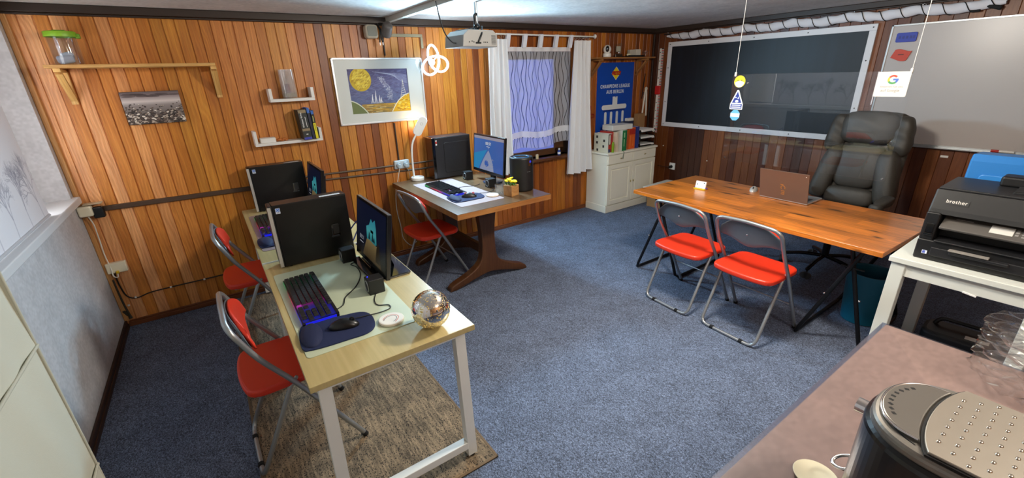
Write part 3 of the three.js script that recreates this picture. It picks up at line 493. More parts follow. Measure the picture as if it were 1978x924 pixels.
// mirrored glass ball with fairy lights
{
  const t = thing('mirror_ball', 'silvery mirrored glass ball with tiny warm lights on the desk corner', 'ball', [1.428, dy, 2.573]);
  const spots = tex(512, 256, (u, v) => { let k = vnoise(u * 110, v * 60, 110, 60, 3); const m = vnoise(u * 9, v * 6, 9, 6, 4); const s = k > 0.84 - 0.12 * m ? 1 : 0; return s ? [0.86, 0.76, 0.5] : [0.95, 0.94, 0.92]; });
  const rough = tex(512, 256, (u, v) => { const k = vnoise(u * 110, v * 60, 110, 60, 3), m = vnoise(u * 9, v * 6, 9, 6, 4); return k > 0.84 - 0.12 * m ? [0, 0.5, 0.2] : [0, 0.06, 1]; }, false);
  part('globe', at(new THREE.SphereGeometry(0.079, 48, 32), 0, 0.0785, 0), M(0xffffff, 1, { metalness: 1, map: spots, roughnessMap: rough, metalnessMap: rough }), t, 'silvered glass with speckled clear spots');
  const lit = M(0x6a5526, 0.4, { emissive: 0xffd070, emissiveIntensity: 2.2 });
  seed = 5; const gs = [];
  for (let i = 0; i < 90; i++) { const a = rnd() * Math.PI * 2, y = rr(-0.97, 0.9) * (rnd() < 0.55 ? 1 : 0.4) - (rnd() < 0.4 ? 0.35 : 0), yy = Math.max(-0.96, y), q = Math.sqrt(1 - yy * yy); gs.push(new THREE.IcosahedronGeometry(rr(0.0008, 0.0017), 0).translate(Math.cos(a) * q * 0.0792, 0.0785 + yy * 0.0792, Math.sin(a) * q * 0.0792)); }
  const f = part('fairy_lights', gs, lit, t, 'tiny warm lights'); f.userData.kind = 'stuff';
}
// brown table: tower, monitor, lamp, purifier, flowers
{
  const t = thing('tower_computer', 'black tower computer on the dark brown table', 'computer', [2.752, TH, 0.155], FACE), w = 0.19, h = 0.395, d = 0.41, hw = w / 2;
  part('case', bx(-hw, hw, 0.008, h, -d / 2, d / 2 - 0.03, 0.003), M(0x1d1d20, 0.42), t);
  part('top_cover', bx(-hw + 0.002, hw - 0.002, h - 0.001, h + 0.003, -d / 2, d / 2 - 0.03, 0.001), M(0x1d1d20, 0.28), t);
  part('front_panel', [bx(-hw, hw, 0.006, h + 0.002, d / 2 - 0.03, d / 2, 0.005)], blackGloss, t);
  part('side_panel', at(ext(rrect(0.28, 0.29, 0.02), 0.006, 0.003, 2).rotateY(Math.PI / 2), hw - 0.001, 0.2, -0.055), M(0x17171a, 0.45), t, 'pressed side panel with rounded corners');
  part('sticker', at(card(0.02, 0.05).rotateY(Math.PI / 2), hw + 0.0006, h - 0.045, d / 2 - 0.045), print(32, 80, (x) => { x.fillStyle = '#222'; x.fillRect(0, 0, 32, 80); x.fillStyle = '#ddd'; x.fillRect(3, 2, 26, 14); x.fillStyle = '#c03028'; x.fillRect(3, 20, 26, 30); x.fillStyle = '#eee'; x.fillRect(3, 56, 26, 20); }), t, 'red and white stickers');
  for (const [x, z] of [[-0.07, 0.16], [0.07, 0.16], [-0.07, -0.16], [0.07, -0.16]]) part('foot', cyl(0.01, 0.01, 0.009, x, 0.0045, z, 10), rubber, t);
  const m = monitor('monitor with a bright blue lock screen on the brown table', [2.875, TH, 0.69], FACE - 0.02, blueScreen, 0.545, 0.345, 5 * D2R, { gap: 0.085 });
  part('stand_base', lathe([[0.0001, 0], [0.1, 0], [0.104, 0.006], [0.09, 0.014], [0.02, 0.02], [0.0001, 0.02]], 40).scale(1, 1, 0.85).translate(0, 0, -0.05), M(0x2c3a50, 0.15), m.t, 'round glossy base');
  part('stand_neck', bx(-0.03, 0.03, 0.012, 0.2, -0.075, -0.045, 0.006), blackPlastic, m.t);
}
{
  const t = thing('desk_lamp', 'white gooseneck desk lamp lighting the wall on the brown table', 'lamp', [2.42, TH, 0.125]);
  part('base', lathe([[0.0001, 0], [0.06, 0], [0.063, 0.005], [0.063, 0.028], [0.058, 0.034], [0.05, 0.032], [0.0001, 0.032]], 40), whitePlastic, t);
  part('neck', cable([[-0.035, 0.03, 0], [-0.035, 0.14, 0], [-0.03, 0.26, 0], [-0.018, 0.34, 0], [0.01, 0.4, 0], [0.035, 0.435, 0.0]], 0.0095, 12), whitePlastic, t);
  const head = new THREE.Group(); head.name = 'lamp_head'; head.position.set(0.03, 0.425, 0); head.rotation.set(0, -0.2, -0.55); t.add(head);
  part('shade', at(ext(rrect(0.084, 0.19, 0.036, 0, 0.095), 0.024, 0.006, 3, 10), 0, 0, -0.012), whitePlastic, head);
  part('emblem', at(new THREE.TorusGeometry(0.012, 0.0015, 6, 20), 0, 0.12, 0.0125), M(0xb8b4a8, 0.5), head);
  const glowC = new THREE.Color().setRGB(1, 0.72, 0.38);
  part('light_panel', at(card(0.05, 0.14).rotateY(Math.PI), 0, 0.1, -0.0127), M(0xffffff, 0.6, { emissive: glowC, emissiveIntensity: 5 }), head, 'warm glowing underside');
  const l = new THREE.SpotLight(glowC, 0.62, 0, 75 * D2R, 0.7, 2); l.name = 'desk_lamp_light'; l.castShadow = true; l.shadow.radius = 1.5; l.position.set(0, 0.1, -0.016); l.target.position.set(-0.45, 0.1, -1); head.add(l, l.target);
}
{
  const t = thing('air_purifier', 'tall black cylindrical air purifier with a blue ring on top', 'purifier', [2.965, TH, 1.1]);
  part('body', lathe([[0.0001, 0], [0.092, 0], [0.098, 0.008], [0.1, 0.02], [0.1, 0.27], [0.098, 0.282], [0.09, 0.287], [0.075, 0.28], [0.0001, 0.276]], 48), M(0x0c0c0d, 0.5), t);
  part('top_ring', at(new THREE.TorusGeometry(0.062, 0.006, 8, 40).rotateX(Math.PI / 2), 0, 0.282, 0), M(0x1a3a5a, 0.3, { emissive: 0x2f86c8, emissiveIntensity: 0.5 }), t, 'blue ring');
  part('grille', [...Array(9).keys()].map((i) => bx(-0.055, 0.055, 0.279, 0.283, -0.05 + i * 0.0125, -0.046 + i * 0.0125, 0.001)), darkGrey, t);
  const a = 0.9; const dir = V(-Math.sin(a) * 0 + 0.05, 0, 1).normalize();
  part('display', at(new THREE.CylinderGeometry(0.1008, 0.1008, 0.055, 16, 1, true, -0.2, 0.42), 0, 0.245, 0).rotateY(0.2), blackGloss, t);
  part('indicator', at(new THREE.SphereGeometry(0.011, 14, 10).scale(1, 1, 0.3), 0, 0.252, 0.101).rotateY(0.2), M(0x10103a, 0.3, { emissive: 0x2434d0, emissiveIntensity: 1.5 }), t, 'round blue light');
  part('mark', [at(card(0.014, 0.004), -0.01, 0.17, 0.1006), at(card(0.008, 0.004), 0.006, 0.17, 0.1006), at(card(0.006, 0.003), 0.016, 0.17, 0.1)], M(0x77787a, 0.5), t);
}
{
  const t = thing('flower_pot', 'square wooden pot of small yellow flowers on the brown table', 'flower pot', [2.79, TH, 1.19], 0.25);
  part('pot', uvm(join(bx(-0.046, 0.046, 0, 0.088, -0.046, 0.046, 0.003)), 'x'), M(0xb98d58, 0.6, { map: scaled(grains[2], 8, 3) }), t);
  const petal = M(0xf2e20c, 0.55), leaf = M(0x3c7a2c, 0.6); seed = 42;
  for (let i = 0; i < 9; i++) { const a = i * 0.7, r = i ? 0.018 + 0.022 * ((i * 7) % 3) / 2 : 0, g = []; for (let k = 0; k < 7; k++) g.push(new THREE.SphereGeometry(0.011, 8, 6).scale(1, 0.55, 0.62).rotateZ(0.5).translate(0.009, 0, 0).rotateY(k * 0.9)); g.push(new THREE.SphereGeometry(0.009, 8, 6)); part('blossom', at(join(g).rotateX(rr(-0.4, 0.4)), Math.cos(a) * r, 0.122 + rr(-0.008, 0.012), Math.sin(a) * r), petal, t); }
  const gs = []; for (let i = 0; i < 60; i++) { const a = rnd() * 6.28, r = rr(0.01, 0.05); gs.push(new THREE.ConeGeometry(0.004, rr(0.02, 0.04), 4).scale(1, 1, 0.3).rotateX(rr(-0.9, 0.9)).rotateZ(rr(-0.9, 0.9)).translate(Math.cos(a) * r, 0.1 + rr(-0.006, 0.012), Math.sin(a) * r)); }
  part('foliage', gs, leaf, t).userData.kind = 'stuff';
  const c = thing('drinking_glass', 'small clear glass beside the flower pot', 'glass', [2.735, TH, 1.09]);
  part('glass_wall', lathe([[0.0001, 0.001], [0.03, 0.001], [0.031, 0.003], [0.034, 0.085], [0.032, 0.085], [0.029, 0.006], [0.0001, 0.006]], 28), MP(0xffffff, 0.04, { transmission: 1, thickness: 0, ior: 1.45 }), c);
}

// ------------------------------------------------------------------ on the back wall
// pine shelf with two slanted brackets
function bracketGeo(depth, drop, w = 0.03) { // wall board, top arm and diagonal; wall at z = 0, arm along +z, hanging below y = 0
  return uvm(join(bx(-w / 2, w / 2, -drop, 0.02, 0, 0.018, 0.002), bx(-w / 2, w / 2, -0.022, 0, 0, depth, 0.002), at(rot(box(w, Math.hypot(depth - 0.03, drop - 0.05), 0.022, 0, 0, 0, 0.002), Math.atan2(depth - 0.03, drop - 0.05)), 0, -(drop - 0.01) / 2 - 0.008, (depth - 0.02) / 2)), 'y');
}
{
  const t = thing('wall_shelf', 'long narrow pine shelf with two slanted brackets holding a jar', 'shelf', [0, 0, 0]);
  part('board', uvm(bx(0.135, 1.0, 1.832, 1.852, 0.002, 0.2, 0.003), 'x'), pineRaw, t);
  for (const x of [0.185, 0.985]) { const b = part('bracket', at(bracketGeo(0.185, 0.215, 0.034), x, 1.832, 0.002), pineRaw, t); for (const y of [1.644, 1.843]) part('screw', sph(0.004, x, y, 0.0215, 8), greyPlastic, b); }
  const j = thing('storage_jar', 'clear jar with a lime green lid on the pine shelf', 'jar', [0.245, 1.852, 0.1]);
  part('glass_body', lathe([[0.0001, 0.001], [0.064, 0.001], [0.07, 0.006], [0.07, 0.165], [0.067, 0.165], [0.066, 0.01], [0.0001, 0.006]], 40), MP(0xf4f6fa, 0.05, { transmission: 1, thickness: 0, ior: 1.45 }), j);
  part('contents', [rot(box(0.075, 0.045, 0.05, -0.01, 0.035, 0.0, 0.012), 0.2, 0.5, 0.2), rot(box(0.06, 0.035, 0.05, 0.015, 0.05, 0.01, 0.01), -0.3, 0.2, 0.3)], M(0xc9ced6, 0.6), j, 'pale bags inside');
  const lid = part('lid', lathe([[0.0001, 0.19], [0.068, 0.19], [0.075, 0.186], [0.076, 0.158], [0.072, 0.158], [0.07, 0.18], [0.0001, 0.182]], 40), M(0x86b82a, 0.4), j, 'lime green lid');
  part('lid_grip', [bx(-0.03, 0.03, 0.188, 0.198, -0.012, 0.012, 0.004), bx(0.068, 0.09, 0.15, 0.178, -0.016, 0.016, 0.004)], M(0x6f9f22, 0.4), lid);
}
// canvas with pebbles
solo('canvas_print', (() => { const g = box(0.325, 0.215, 0.03, 0, 0, 0, 0.003), n = clean(g), p = n.attributes.position, uv = n.attributes.uv; for (let i = 0; i < p.count; i++) uv.setXY(i, p.getX(i) / 0.325 + 0.5, p.getY(i) / 0.215 + 0.5); return n; })(),
  print(512, 340, (x, w, h) => { const g = x.createLinearGradient(0, 0, 0, h); g.addColorStop(0, '#5d4f50'); g.addColorStop(0.14, '#8a7c7c'); g.addColorStop(0.3, '#cfc4c0'); g.addColorStop(0.42, '#8d8380'); g.addColorStop(1, '#3a302c'); x.fillStyle = g; x.fillRect(0, 0, w, h); x.fillStyle = 'rgba(60,48,48,.55)'; for (let i = 0; i < 14; i++) { x.beginPath(); x.ellipse(hash(i, 1, 1) * w, 20 + hash(i, 2, 1) * 34, 60, 9, 0, 0, 7); x.fill(); }
    for (let i = 0; i < 420; i++) { const t = Math.sqrt(i / 420), y = 110 + t * 230 + (hash(i, 3, 1) - 0.5) * 30, px = hash(i, 4, 1) * w, r = 4 + t * 11 * (0.5 + hash(i, 5, 1)), c = ['#3b2f2a', '#54463e', '#2a2220', '#6d5c50', '#8b7a6c', '#b7a898', '#4a3a34', '#d8cec2'][Math.floor(hash(i, 6, 1) * 8)]; if (y < 110 + 60 * (1 - px / w) * 0.2) continue; x.fillStyle = '#17110f'; x.beginPath(); x.ellipse(px, y + 2, r * 1.3, r * 0.85, 0, 0, 7); x.fill(); x.fillStyle = c; x.beginPath(); x.ellipse(px, y, r * 1.2, r * 0.7, hash(i, 7, 1) - 0.5, 0, 7); x.fill(); } }),
  'small canvas print of pebbles on a shore below the pine shelf', 'picture', [0.578, 1.573, 0.016]);
// two white U shelves with their things
const uWhite = M(0xe4e0d8, 0.5);
function uShelf(x0, x1, y0, left, right, label) {
  const t = thing('wall_shelf', label, 'shelf', [0, 0, 0], 0, 'white U-shaped shelves'), th = 0.022, D = 0.12;
  part('board', bx(x0, x1, y0, y0 + th, 0.001, D, 0.002), uWhite, t); part('side_panel', bx(x0, x0 + th, y0 + th, y0 + left, 0.001, D, 0.002), uWhite, t); part('side_panel', bx(x1 - th, x1, y0 + th, y0 + right, 0.001, D, 0.002), uWhite, t);
  return t;
}
uShelf(1.3, 1.625, 1.565, 0.1, 0.1, 'small white U-shaped wall shelf with a clear vase');
uShelf(1.13, 1.628, 1.243, 0.115, 0.105, 'longer white U-shaped wall shelf holding books');
{
  const v = thing('glass_vase', 'clear cylindrical glass vase on the upper white shelf', 'vase', [1.455, 1.587, 0.06]);
  part('vase_wall', lathe([[0.0001, 0.001], [0.054, 0.001], [0.055, 0.004], [0.055, 0.215], [0.052, 0.215], [0.051, 0.01], [0.0001, 0.008]], 40), MP(0xf6f6f6, 0.05, { transmission: 0.86, thickness: 0, ior: 1.55 }), v);
  part('card_inside', rot(box(0.035, 0.07, 0.008, 0, 0.075, 0, 0.002), 0.1, 0.3, 0.12), M(0x6a1c2c, 0.6), v, 'dark red card inside');
  part('base_fill', cyl(0.048, 0.048, 0.03, 0, 0.026, 0, 28), M(0x9a845c, 0.8), v);
}
function book(label, cx, y, z0, w, h, d, m, pages, lean = 0, group, parts) { // spine towards +z, width in x
  const t = thing('book', label, 'book', [cx, y, z0 + d / 2], 0, group); t.rotation.z = lean;
  part('cover', [bx(-w / 2, -w / 2 + 0.003, 0, h, -d / 2, d / 2, 0.001), bx(w / 2 - 0.003, w / 2, 0, h, -d / 2, d / 2, 0.001), bx(-w / 2, w / 2, 0, h, d / 2 - 0.004, d / 2, 0.0015)], m, t);
  part('pages', bx(-w / 2 + 0.003, w / 2 - 0.003, 0.003, h - 0.003, -d / 2 + 0.003, d / 2 - 0.004, 0), pages ?? paper, t);
  if (parts) parts(t, w, h, d);
  return t;
}
const spine = (t, w, h, d, tw, th, draw) => part('spine_print', at(card(w - 0.004, h - 0.004), 0, h / 2, d / 2 + 0.0006), print(tw, th, draw), t);
book('thick dark olive book with a vertical white title on the white shelf', 1.51, 1.265, 0.002, 0.062, 0.235, 0.16, M(0x2c2f2a, 0.5), M(0xb89c78, 0.8), 0.05, 'books on the white shelf', (t, w, h, d) => spine(t, w, h, d, 64, 256, (x) => { x.fillStyle = '#2b2e2b'; x.fillRect(0, 0, 64, 256); x.fillStyle = '#8c7a5a'; x.fillRect(0, 0, 64, 26); x.fillRect(0, 160, 64, 22); x.fillStyle = '#3a3fa0'; x.fillRect(0, 236, 64, 20); x.fillStyle = '#e8e8e4'; x.save(); x.translate(24, 150); x.rotate(-Math.PI / 2); x.font = 'bold 17px sans-serif'; x.fillText('Windows 10 Pro', 0, 0); x.font = '9px sans-serif'; x.restore(); x.fillRect(44, 60, 4, 90); x.fillRect(24, 206, 16, 8); }));
book('thin navy book beside the thick olive one', 1.556, 1.265, 0.002, 0.02, 0.245, 0.15, M(0x0f1430, 0.5), null, 0.04, 'books on the white shelf', (t, w, h, d) => part('blue_top', bx(-w / 2 - 0.0003, w / 2 + 0.0003, h - 0.04, h + 0.0005, -d / 2, d / 2 + 0.0005, 0.001), M(0x2f62b0, 0.5), t));
book('thin black book with a yellow lower spine at the end of the white shelf', 1.581, 1.265, 0.002, 0.024, 0.225, 0.15, M(0x16171a, 0.5), null, 0.03, 'books on the white shelf', (t, w, h, d) => spine(t, w, h, d, 32, 256, (x) => { x.fillStyle = '#16171a'; x.fillRect(0, 0, 32, 256); x.fillStyle = '#2f62b0'; x.fillRect(0, 0, 32, 34); x.fillStyle = '#e4d41c'; x.fillRect(0, 112, 32, 144); x.fillStyle = '#cfc860'; x.fillRect(11, 50, 8, 52); x.fillStyle = '#7a7420'; x.fillRect(12, 126, 7, 60); }));
solo('small_box', join(bx(-0.055, 0.055, 0, 0.034, -0.035, 0.035, 0.004), bx(-0.053, 0.053, 0.034, 0.037, -0.033, 0.033, 0.001)), M(0xe6e2da, 0.5), 'small white box at the left of the longer white shelf', 'box', [1.225, 1.265, 0.07]);
solo('trinket', (() => { const g = []; for (let i = 0; i < 5; i++) g.push(new THREE.IcosahedronGeometry(0.013 + 0.003 * (i % 2), 1).scale(1.2, 0.7, 1).translate(-0.03 + i * 0.015, 0.009 + (i % 2) * 0.006, (i % 3) * 0.008)); return join(g); })(), M(0xb86a2c, 0.5), 'small amber trinket beside the white box', 'trinket', [1.325, 1.265, 0.07]);
// framed picture of a moonlit landscape
{
  const t = thing('framed_picture', 'white framed painting of a yellow moon over blue sky', 'picture', [2.222, 1.607, 0.004]); t.rotation.z = -0.006;
  const w = 0.81, h = 0.55;
  part('frame', [bx(-w / 2, w / 2, -h / 2, -h / 2 + 0.014, 0, 0.024, 0.002), bx(-w / 2, w / 2, h / 2 - 0.014, h / 2, 0, 0.024, 0.002), bx(-w / 2, -w / 2 + 0.014, -h / 2, h / 2, 0, 0.024, 0.002), bx(w / 2 - 0.014, w / 2, -h / 2, h / 2, 0, 0.024, 0.002)], M(0xdcdcdc, 0.3, { metalness: 0.5 }), t);
  const iw = 0.54, ih = 0.37;
  part('mount_board', at(ext(poly([[-w / 2 + 0.01, -h / 2 + 0.01], [w / 2 - 0.01, -h / 2 + 0.01], [w / 2 - 0.01, h / 2 - 0.01], [-w / 2 + 0.01, h / 2 - 0.01]], [[[-iw / 2 - 0.015, -ih / 2], [-iw / 2 - 0.015, ih / 2], [iw / 2 - 0.015, ih / 2], [iw / 2 - 0.015, -ih / 2]]]), 0.004, 0.0), 0, 0, 0.008), M(0xd8dad4, 0.8), t, 'pale mount');
  part('painting', at(card(iw + 0.01, ih + 0.01), -0.015, 0, 0.007), print(640, 440, (x, W2, H2) => {
    const g = x.createLinearGradient(0, 0, 0, H2); g.addColorStop(0, '#4c4870'); g.addColorStop(0.35, '#62648c'); g.addColorStop(0.7, '#5c6a92'); g.addColorStop(1, '#46506c'); x.fillStyle = g; x.fillRect(0, 0, W2, H2);
    for (let i = 0; i < 1100; i++) { x.fillStyle = ['rgba(70,66,110,.3)', 'rgba(120,124,165,.28)', 'rgba(90,92,140,.3)', 'rgba(140,135,160,.22)', 'rgba(60,62,92,.3)'][i % 5]; x.beginPath(); x.ellipse(hash(i, 1, 31) * W2, hash(i, 2, 31) * H2 * 0.85, 6 + 26 * hash(i, 3, 31), 2 + 4 * hash(i, 4, 31), -0.5 + hash(i, 5, 31), 0, 7); x.fill(); }
    x.strokeStyle = 'rgba(190,195,215,.35)'; x.lineWidth = 7; for (let i = 0; i < 9; i++) { x.beginPath(); x.moveTo(260 + i * 30, 30 + i * 4); x.bezierCurveTo(380 + i * 14, 60, 480, 40 + i * 9, 620, 70 + i * 10); x.stroke(); }
    x.fillStyle = 'rgba(200,205,210,.5)'; for (let i = 0; i < 170; i++) { const t2 = hash(i, 1, 9), px = 330 + t2 * 150 + (hash(i, 2, 9) - 0.5) * 60 - (t2 > 0.6 ? (t2 - 0.6) * 160 : 0), py = 80 + t2 * 230; x.beginPath(); x.ellipse(px, py, 7, 3, hash(i, 4, 9) * 3, 0, 7); x.fill(); }
    x.fillStyle = '#c8a82a'; x.beginPath(); x.ellipse(130, 105, 108, 112, 0, 0, 7); x.fill(); x.fillStyle = '#dcc040'; x.beginPath(); x.ellipse(140, 95, 92, 92, 0, 0, 7); x.fill(); for (let i = 0; i < 120; i++) { const a = hash(i, 7, 9) * 6.28, r = Math.sqrt(hash(i, 8, 9)) * 98; x.fillStyle = i % 3 ? 'rgba(150,110,20,.35)' : 'rgba(240,225,110,.45)'; x.beginPath(); x.ellipse(130 + Math.cos(a) * r, 105 + Math.sin(a) * r, 14, 5, -0.6, 0, 7); x.fill(); }
    x.fillStyle = '#a8853a'; x.fillRect(110, 345, 420, 95); for (let i = 0; i < 60; i++) { x.fillStyle = ['#c9a032', '#8a6a30', '#d8c890', '#6b6a50'][i % 4]; x.fillRect(120 + hash(i, 1, 5) * 380, 340 + hash(i, 2, 5) * 90, 70, 5); }
    x.fillStyle = '#6d7a4a'; x.beginPath(); x.moveTo(0, 300); x.bezierCurveTo(80, 320, 140, 380, 180, 440); x.lineTo(0, 440); x.fill(); x.strokeStyle = '#d8dcc8'; x.lineWidth = 10; x.beginPath(); x.moveTo(0, 304); x.bezierCurveTo(70, 320, 130, 380, 168, 440); x.stroke();
    x.fillStyle = '#d8a818'; x.beginPath(); x.moveTo(640, 250); x.bezierCurveTo(540, 270, 480, 340, 420, 440); x.lineTo(640, 440); x.fill(); for (let i = 0; i < 70; i++) { x.fillStyle = ['#f0c818', '#a87818', '#e8d870'][i % 3]; const px = 480 + hash(i, 3, 5) * 160; x.fillRect(px, 300 + hash(i, 4, 5) * 120, 26, 7); } x.strokeStyle = '#e6e2cc'; x.lineWidth = 9; x.beginPath(); x.moveTo(640, 252); x.bezierCurveTo(540, 270, 480, 340, 425, 432); x.stroke();
    x.strokeStyle = '#e8e8e8'; x.lineWidth = 3; for (const [a, b, c] of [[225, 338, 250], [262, 340, 215], [300, 338, 262], [318, 335, 285]]) { for (let k = -2; k < 3; k++) { x.beginPath(); x.moveTo(a + k * 9, b); x.quadraticCurveTo(a + k * 2, (b + c) / 2 + 20, a + 6, c); x.stroke(); } }
    x.strokeStyle = '#d8d4c4'; x.lineWidth = 4; x.beginPath(); x.moveTo(536, 290); x.quadraticCurveTo(566, 200, 572, 110); x.quadraticCurveTo(580, 200, 602, 280); x.stroke(); for (let i = 0; i < 7; i++) { x.beginPath(); x.moveTo(544 + i * 4, 270 - i * 22); x.lineTo(598 - i * 3, 262 - i * 22); x.stroke(); }
  }, 0.7), t);
  part('glazing', at(card(w - 0.028, h - 0.028), 0, 0, 0.018), glass, t);
}
// knotted LED wall lamp
{
  const t = thing('knot_lamp', 'glowing white LED wall lamp shaped like a three-lobed knot', 'lamp', [LED.x, LED.y, 0]);
  class Knot extends THREE.Curve { constructor(dz) { super(); this.dz = dz; } getPoint(u) { const a = u * Math.PI * 2, r = 2 + 1.15 * Math.cos(3 * a / 1) * 0; const x = Math.sin(a) + 2 * Math.sin(2 * a), y = Math.cos(a) - 2 * Math.cos(2 * a), z = -Math.sin(3 * a), k = 0.046, q = 1.22; return V((x * Math.cos(q) - y * Math.sin(q)) * k, (x * Math.sin(q) + y * Math.cos(q)) * k * 1.05, 0.085 + z * 0.022 + this.dz); } }
  part('tube_back', new THREE.TubeGeometry(new Knot(-0.006), 180, 0.0105, 10, true), M(0x8fb4d0, 0.4), t, 'bluish back of the tube');
  part('light_strip', new THREE.TubeGeometry(new Knot(0.0015), 180, 0.0098, 10, true), M(0xffffff, 0.5, { emissive: new THREE.Color().setRGB(0.85, 0.95, 1), emissiveIntensity: 3.5 }), t, 'glowing cold white tube');
  part('wall_plate', [cyl(0.03, 0.03, 0.03, 0, 0, 0, 32).rotateX(Math.PI / 2).translate(0, 0, 0.016)], whitePlastic, t); part('stem', [pipe([[0, 0, 0.025], [0.02, 0.03, 0.06], [0.045, 0.046, 0.075]], 0.006, 0.01, 8), pipe([[0, 0, 0.025], [-0.02, -0.02, 0.06], [-0.03, -0.05, 0.075]], 0.006, 0.01, 8)], whitePlastic, t);
}
// conduits and rails
const railPale = M(0x8f8468, 0.6);
solo('cable_duct', join(bx(2.325, 2.665, 2.052, 2.078, 0, 0.014, 0.002), bx(2.645, 2.668, 1.96, 2.052, 0, 0.012, 0.002)), railPale, 'flat pale cable duct leading to the glowing knot lamp', 'duct');
solo('cable_conduit', join(bx(2.287, 2.3, 1.9, 2.06, 0, 0.012, 0.003), bx(2.292, 2.305, 0.96, 1.32, 0, 0.012, 0.003)), M(0x2c1c12, 0.6), 'thin dark vertical conduit above and below the framed picture', 'conduit');
solo('wall_rail', uvm(join(rot(bx(-0.71, 0.71, -0.017, 0.017, 0, 0.024, 0.004)).rotateZ(-0.012)), 'x'), M(0x4a3524, 0.5), 'wide dark brown rail along the back panelling on the left', 'rail', [0.75, 0.915, 0]);
solo('wall_conduit', rot(cyl(0.0085, 0.0085, 1.2, 0, 0, 0, 10), 0, 0, Math.PI / 2 - 0.02), M(0x5c4834, 0.5), 'upper thin brown conduit leading to the double socket', 'conduit', [1.98, 0.93, 0.0095]);
solo('wall_conduit', rot(cyl(0.0085, 0.0085, 1.2, 0, 0, 0, 10), 0, 0, Math.PI / 2 - 0.035), M(0x54402e, 0.5), 'lower thin brown conduit below the double socket', 'conduit', [1.98, 0.875, 0.0095]);
{
  const t = thing('wall_socket', 'double wall socket with two plugs behind the desk lamp', 'socket', [2.315, 0.93, 0]);
  part('plate', box(0.15, 0.082, 0.036, 0, 0, 0.018, 0.012), M(0xb9c0c2, 0.5), t);
  for (const x of [-0.035, 0.035]) part('plug', [cyl(0.027, 0.024, 0.03, 0, 0, 0, 20).rotateX(Math.PI / 2).translate(x, -0.002, 0.05), box(0.03, 0.04, 0.02, x, -0.008, 0.06, 0.006)], M(0xaab8c0, 0.5), t);
  solo('power_cord', cable([[2.28, 0.9, 0.05], [2.25, 0.8, 0.05], [2.22, 0.68, 0.035], [2.205, 0.5, 0.03], [2.225, 0.3, 0.03], [2.235, 0.18, 0.035], [2.3, 0.1, 0.06], [2.36, 0.13, 0.06]], 0.0035, 8), whiteWire, 'white power cord hanging from the double socket to the floor', 'cord');
  solo('cord_switch', box(0.022, 0.055, 0.016, 0, 0, 0, 0.006), whitePlastic, 'small white inline switch behind the brown table', 'switch', [2.42, 0.45, 0.02]);
  solo('power_cord', cable([[2.35, 0.9, 0.05], [2.37, 0.85, 0.05], [2.375, 0.6, 0.03], [2.42, 0.48, 0.022]], 0.003, 8), M(0x9a968a, 0.5), 'thin cord from the socket to the inline switch', 'cord');
}
{
  const t = thing('network_socket', 'cream surface-mounted network socket low on the back panelling', 'socket', [0.075, 0.487, 0]);
  part('box', box(0.115, 0.078, 0.042, 0, 0, 0.021, 0.006), creamPlastic, t); part('plug', box(0.016, 0.016, 0.03, 0.0, -0.03, 0.05, 0.002), M(0xd8b51c, 0.5), t, 'yellow plug');
  solo('network_cable', cable([[0.075, 0.45, 0.06], [0.07, 0.425, 0.07], [0.05, 0.43, 0.06], [0.045, 0.5, 0.04], [0.04, 0.6, 0.035], [0.045, 0.72, 0.035], [0.05, 0.83, 0.05], [0.04, 0.9, 0.06]], 0.004, 8), whiteWire, 'white cable running down the corner to the cream socket', 'cable');
  const p = thing('plug_adapter', 'cream plug with a black power adapter in the back left corner', 'plug', [0.045, 0.93, 0.045]);
  part('plug_body', [box(0.075, 0.07, 0.06, -0.005, 0, 0.02, 0.012)], creamPlastic, p); part('adapter', box(0.06, 0.075, 0.05, 0.055, -0.02, 0.0, 0.008), blackPlastic, p, 'black adapter block'); part('cover_flap', rot(bx(-0.01, 0.09, 0.04, 0.047, -0.03, 0.03, 0.002), 0, 0, 0), M(0xb8a88c, 0.5), p);
  const c = thing('wall_cable', 'black cable clipped low along the back panelling', 'cable', [0, 0, 0]);
  part('cable', cable([[0.05, 0.5, 0.012], [0.05, 0.33, 0.012], [0.07, 0.24, 0.012], [0.11, 0.215, 0.012], [0.2, 0.232, 0.01], [0.33, 0.236, 0.01], [0.55, 0.236, 0.01], [0.83, 0.238, 0.01], [1.1, 0.236, 0.01], [1.5, 0.23, 0.01]], 0.0045, 6), wire, c);
  for (const [x, y] of [[0.11, 0.222], [0.055, 0.17], [0.33, 0.236], [0.55, 0.236], [0.83, 0.238]]) part('clip', box(0.014, 0.014, 0.014, x, y, 0.01, 0.003), whitePlastic, c);
  solo('junction_bits', join(rot(box(0.02, 0.05, 0.02, 0.07, 0.1, 0.02, 0.004), 0, 0, 0.4), cyl(0.008, 0.008, 0.03, 0.04, 0.085, 0.03, 10), cable([[0.03, 0.4, 0.03], [0.035, 0.2, 0.03], [0.045, 0.1, 0.03], [0.05, 0.07, 0.03]], 0.006, 8)), M(0x3a3428, 0.7), 'dark pipe stub and fittings in the back left floor corner', 'fitting');
}
